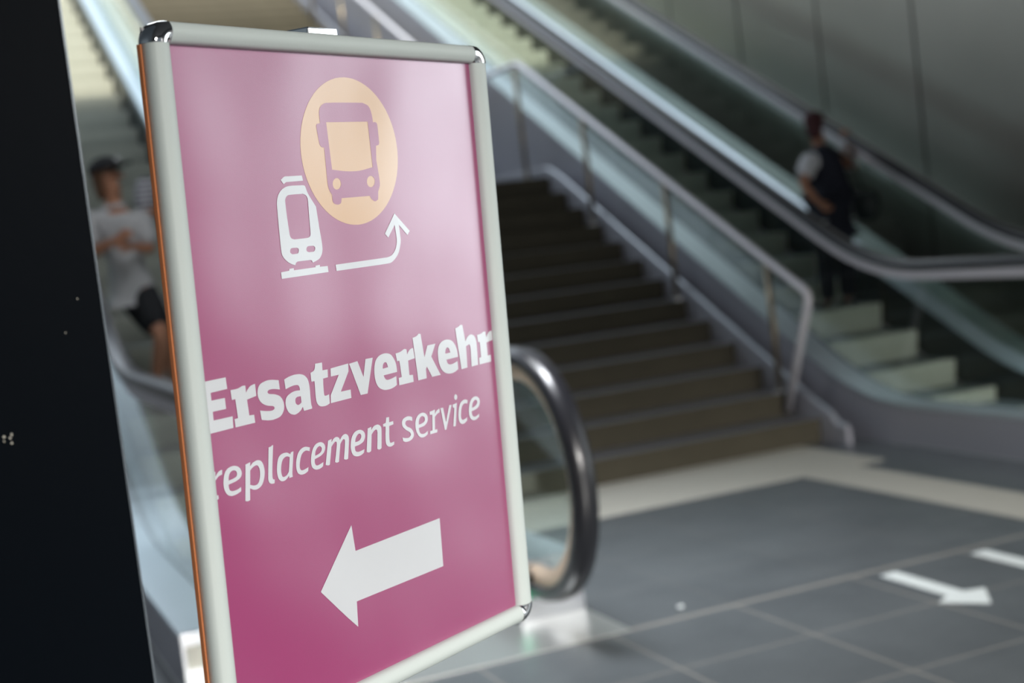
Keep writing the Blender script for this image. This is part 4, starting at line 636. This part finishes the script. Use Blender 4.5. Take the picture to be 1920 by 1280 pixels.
def person(name, label, J, base, face_yaw, tilt, style):
    p = thing(name, label, 'person', base)
    O = base; V = []; E = []
    def add(pt, r): V.append((pt, r)); return len(V)-1
    pel = add(J['pelvis'], (.115, .10)); wa = add(J['waist'], (.115, .095)); ch = add(J['chest'], (.135, .10))
    nb = add(lerp(J['chest'], J['neck'], .75), (.075, .065)); ne = add(J['neck'], .052)
    hc = Vector(J['head']); Rm = Matrix.Rotation(face_yaw, 4, 'Z') @ Matrix.Rotation(tilt, 4, 'X')
    def hp(x, y, z): return tuple(hc+(Rm @ Vector((x, y, z))))
    h1 = add(hp(0, .005, -.075), (.062, .062)); h2 = add(hp(0, .008, .0), (.076, .088)); h3 = add(hp(0, .012, .055), (.070, .080)); h4 = add(hp(0, .012, .092), (.035, .04))
    jaw = add(hp(0, -.055, -.085), (.030, .026)); nose = add(hp(0, -.088, -.010), (.016, .018)); nt_ = add(hp(0, -.103, -.026), (.011, .010))
    brow = add(hp(0, -.060, .022), (.050, .018))
    E += chain(pel, wa, ch, nb, ne, h1, h2, h3, h4)+[(h1, jaw), (h2, nose), (nose, nt_), (h3, brow)]
    for s in (-1, 1):
        er = add(hp(s*.078, .012, -.008), (.014, .024)); E.append((h2, er))
    hands = []
    for sd in ('L', 'R'):
        sh = add(J['sh'+sd], .044); el = add(J['el'+sd], .036); m1 = add(lerp(J['sh'+sd], J['el'+sd], .45), .045)
        f1 = add(lerp(J['el'+sd], J['ha'+sd], .35), .036); wr_ = add(lerp(J['el'+sd], J['ha'+sd], .82), .023)
        d = (Vector(J['ha'+sd])-Vector(J['el'+sd])).normalized(); pa = Vector(J['ha'+sd])
        palm = add(tuple(pa), (.030, .016))
        E += chain(ch, sh, m1, el, f1, wr_, palm)
        side = Vector(J.get('side'+sd, (0, 0, 1))); side = (side-d*side.dot(d)).normalized(); curl = d.cross(side).normalized()*J.get('curl'+sd, 1)
        for k, (off, ln) in enumerate(((-.024, .060), (-.008, .072), (.008, .068), (.023, .052))):
            q0 = pa+side*off+d*.030; q1 = q0+d*ln*.45+curl*.006; q2 = q1+d*ln*.22+curl*ln*.42; q3 = q2-d*ln*.10+curl*ln*.28
            a_ = add(tuple(q0), .0095); b_ = add(tuple(q1), .009); c_ = add(tuple(q2), .008); e_ = add(tuple(q3), .007)
            E += chain(palm, a_, b_, c_, e_)
        q0 = pa-side*.036-d*.004; q1 = q0+d*.028-side*.010+curl*.012; q2 = q1+d*.022+curl*.014
        a_ = add(tuple(q0), .011); b_ = add(tuple(q1), .010); c_ = add(tuple(q2), .008); E += chain(palm, a_, b_, c_)
        hip = add(J['hip'+sd], .090); t1 = add(lerp(J['hip'+sd], J['kn'+sd], .5), .072); kn = add(J['kn'+sd], .052)
        cf = add(lerp(J['kn'+sd], J['an'+sd], .35), .050); an = add(J['an'+sd], .034); hl = add(tuple(Vector(J['an'+sd])-Vector((0, 0, .036))), .018)
        to = add(J['toe'+sd], (.016, .010))
        E += chain(pel, hip, t1, kn, cf, an, hl, to)
    skin_mesh('body', V, E, M['skin'], p, O)
    # eyes and mouth (tiny, but there)
    bm = BM()
    for s in (-1, 1): ellipsoid(bm, Vector(hp(s*.030, -.078, .012))-Vector(O), (.011, .006, .007), seg=10)
    obj('eyes', bm, M['shorts'], p, smooth=True)
    bm = BM(); ellipsoid(bm, Vector(hp(0, -.082, -.062))-Vector(O), (.022, .008, .006), Rm, seg=10); obj('mouth', bm, M['dark_red'], p, smooth=True)
    # hair
    hv = [(hp(0, .02, .105), (.05, .05)), (hp(0, .022, .055), (.088, .098)), (hp(0, .045, .0), (.080, .070)), (hp(0, .065, -.07), (.062, .040)), (hp(0, .070, -.07-style.get('hair_len', .03)), (.045, .025))]
    skin_mesh('hair', hv, chain(0, 1, 2, 3, 4), M[style['hair']], p, O)
    # torso garment
    g = style['sleeve']; hem = style['hem']
    T = [(lerp(J['pelvis'], lerp(J['hipL'], J['hipR'], .5), 1.0) if False else tuple(Vector(J['pelvis'])-Vector((0, 0, hem))), (style.get('w', .165), .125)), (J['pelvis'], (style.get('w', .165), .125)), (J['waist'], (style.get('w', .165)-.01, .120)), (J['chest'], (.180, .130)), (lerp(J['chest'], J['neck'], .62), (.125, .090)), (lerp(J['chest'], J['neck'], .88), (.068, .064))]
    EE = chain(0, 1, 2, 3, 4, 5); root = 1
    if g:
        for sd in ('L', 'R'):
            i = len(T); T += [(J['sh'+sd], .090), (lerp(J['sh'+sd], J['el'+sd], .5), .078), (lerp(J['sh'+sd], J['el'+sd], g), .070)]; EE += [(3, i), (i, i+1), (i+1, i+2)]
    skin_mesh(style['top_name'], T, EE, M[style['top']], p, O, root)
    if style.get('vest'):
        T = [(tuple(Vector(J['pelvis'])-Vector((0, 0, .10))), (.185, .14)), (J['pelvis'], (.182, .14)), (J['waist'], (.20, .15)), (J['chest'], (.215, .150)), (lerp(J['chest'], J['neck'], .55), (.155, .11)), (lerp(J['chest'], J['neck'], .9), (.076, .07))]
        skin_mesh('vest', T, chain(0, 1, 2, 3, 4, 5), M[style['vest']], p, O, 1)
    # trousers or shorts
    k = style['leg']     # 1 = to the knee, 2 = to the ankle
    T = [(J['waist'] if False else lerp(J['pelvis'], J['waist'], .25), (.135, .112)), (J['pelvis'], (.140, .118))]; EE = [(0, 1)]
    for sd in ('L', 'R'):
        i = len(T); T += [(J['hip'+sd], .112), (lerp(J['hip'+sd], J['kn'+sd], .5), .098), (lerp(J['hip'+sd], J['kn'+sd], .92), .088 if k == 1 else .078)]; EE += [(1, i), (i, i+1), (i+1, i+2)]
        if k == 2: T += [(lerp(J['kn'+sd], J['an'+sd], .5), .074), (lerp(J['kn'+sd], J['an'+sd], 1.08), .062)]; EE += [(i+2, i+3), (i+3, i+4)]
    skin_mesh('shorts' if k == 1 else 'trousers', T, EE, M[style['bottom']], p, O, 1)
    for sd in ('L', 'R'):
        a = Vector(J['an'+sd]); tt = Vector(J['toe'+sd])
        if k == 1:
            T = [(tuple(a+Vector((0, 0, .10))), .044), (tuple(a), .041), (tuple(a-Vector((0, 0, .03))), .042)]; skin_mesh('sock', T, chain(0, 1, 2), M['sock'], p, O, 1)
        T = [(tuple(a-Vector((0, 0, .028))), .046), (tuple(a-Vector((0, 0, .052))+(a-tt).normalized()*.015), (.046, .030)), (lerp(tuple(a-Vector((0, 0, .05))), tuple(tt), .6), (.046, .030)), (tuple(tt+(tt-a).normalized()*.03), (.040, .024))]
        skin_mesh('shoe', T, chain(0, 1, 2, 3), M[style.get('shoe', 'shoe')], p, O, 1)
    # headgear
    if style.get('cap'):
        bm = BM(); vs = ellipsoid(bm, (0, 0, 0), (.092, .108, .085), seg=28)
        bmesh.ops.bisect_plane(bm, geom=list(bm.verts)+list(bm.edges)+list(bm.faces), plane_co=(0, 0, -.005), plane_no=(0, 0, -1), clear_outer=True)
        bmesh.ops.holes_fill(bm, edges=[e for e in bm.edges if e.is_boundary])
        # peak
        n = 12; top_, bot = [], []
        for i in range(n+1):
            a = math.radians(-160+140*i/n); x, y_ = math.cos(a), math.sin(a)
            top_.append((x*.075, y_*.10, .006)); bot.append((x*.080, -.055+y_*.125, -.006+.012*abs(y_)-.004))
        for (a_, b_), (c_, d_) in zip(zip(top_, bot), zip(top_[1:], bot[1:])):
            for dz in (0, -.004):
                bm.faces.new([bm.verts.new((q[0], q[1], q[2]+dz)) for q in (a_, b_, d_, c_)])
        Mt = Matrix.Translation(hc-Vector(O)) @ Rm @ Matrix.Translation((0, .012, .042)) @ Matrix.Rotation(math.radians(-6), 4, 'X')
        bmesh.ops.transform(bm, matrix=Mt, verts=bm.verts); c = obj('cap', bm, M[style['cap']], p, smooth=True)
        if style.get('badge'):
            bm = BM(); ellipsoid(bm, (0, -.095, .036), (.034, .012, .020), Matrix.Rotation(.4, 4, 'X'), seg=12); bmesh.ops.transform(bm, matrix=Mt, verts=bm.verts)
            tag(obj('cap_badge', bm, M['white_cloth'], c, smooth=True), 'pale patch on the cap front')
    return p
CAP = {'head': (1.165, 9.25, 2.262), 'neck': (1.178, 9.27, 2.125), 'chest': (1.189, 9.28, 1.935), 'waist': (1.207, 9.3, 1.719), 'pelvis': (1.233, 9.3, 1.585),
 'shL': (1.325, 9.25, 1.985), 'elL': (1.355, 9.19, 1.77), 'haL': (1.205, 9.06, 1.815), 'shR': (1.015, 9.32, 2.02), 'elR': (1.00, 9.22, 1.79), 'haR': (1.150, 9.05, 1.865),
 'hipL': (1.285, 9.26, 1.52), 'knL': (1.325, 9.02, 1.235), 'anL': (1.262, 9.26, .82), 'toeL': (1.31, 9.16, .755), 'hipR': (1.175, 9.33, 1.52), 'knR': (1.40, 9.30, 1.20), 'anR': (1.43, 9.42, .82), 'toeR': (1.50, 9.34, .755),
 'sideL': (0, 0, 1), 'sideR': (0, 0, 1), 'curlL': 1, 'curlR': -1}
person('person', 'person in dark cap, grey short-sleeved shirt and black shorts, hands clasped, on left escalator', CAP, (1.33, 9.3, .72),
       math.radians(62), math.radians(-4), dict(sleeve=.92, hem=.12, w=.175, top='shirt', top_name='shirt', bottom='shorts', leg=1, hair='hair', hair_len=.08, cap='shorts', badge=True))
sh = Vector((.42, .40, .206)); P2 = {k: (tuple(Vector(v)+sh) if isinstance(v, tuple) and not k.startswith('side') else v) for k, v in CAP.items()}
person('person', 'person in a striped shirt and dark trousers, mostly hidden behind the sign\'s left edge', P2, (1.75, 9.7, .926),
       math.radians(20), 0, dict(sleeve=.9, hem=.05, w=.16, top='striped', top_name='shirt', bottom='shorts', leg=2, hair='hair', hair_len=.03))
RIDER = {'head': (6.485, 9.3, 2.165), 'neck': (6.508, 9.3, 2.035), 'chest': (6.535, 9.3, 1.835), 'waist': (6.535, 9.28, 1.60), 'pelvis': (6.53, 9.28, 1.44),
 'shL': (6.385, 9.28, 1.915), 'elL': (6.262, 9.20, 1.70), 'haL': (6.33, 9.10, 1.545), 'shR': (6.695, 9.3, 1.905), 'elR': (6.865, 9.38, 1.80), 'haR': (6.945, 9.52, 2.062),
 'hipL': (6.455, 9.28, 1.42), 'knL': (6.44, 9.27, 1.10), 'anL': (6.445, 9.30, .818), 'toeL': (6.42, 9.43, .755), 'hipR': (6.605, 9.28, 1.42), 'knR': (6.63, 9.27, 1.10), 'anR': (6.63, 9.30, .818), 'toeR': (6.66, 9.43, .755),
 'sideL': (0, 1, 0), 'sideR': (1, 0, 0), 'curlL': 1, 'curlR': 1}
person('person', 'person in dark vest over white shirt riding the right escalator, hand on handrail', RIDER, (6.54, 9.33, .72),
       math.radians(142), 0, dict(sleeve=.72, hem=.02, w=.16, top='white_cloth', top_name='shirt', vest='navy', bottom='navy', leg=2, hair='dark_red', hair_len=.05))
# shoulder bag on the rider's hip
bm = BM(); ellipsoid(bm, (0, 0, 0), (.085, .13, .15), seg=20)
for v in bm.verts: v.co.z = max(-.12, min(.10, v.co.z))
bag = thing('shoulder_bag', 'black rounded shoulder bag hanging at the right hip of the escalator rider', 'bag', (6.80, 9.18, 1.50))
obj('bag_body', bm, M['bag'], bag, smooth=True)
bm = BM(); tube(bm, rounded([(-.03, -.03, .09), (-.12, -.07, .30), (-.27, -.07, .45), (-.36, .05, .52), (-.30, .14, .40), (-.04, .10, .09)], .08), .012, 8); obj('strap', bm, M['bag'], bag, smooth=True)
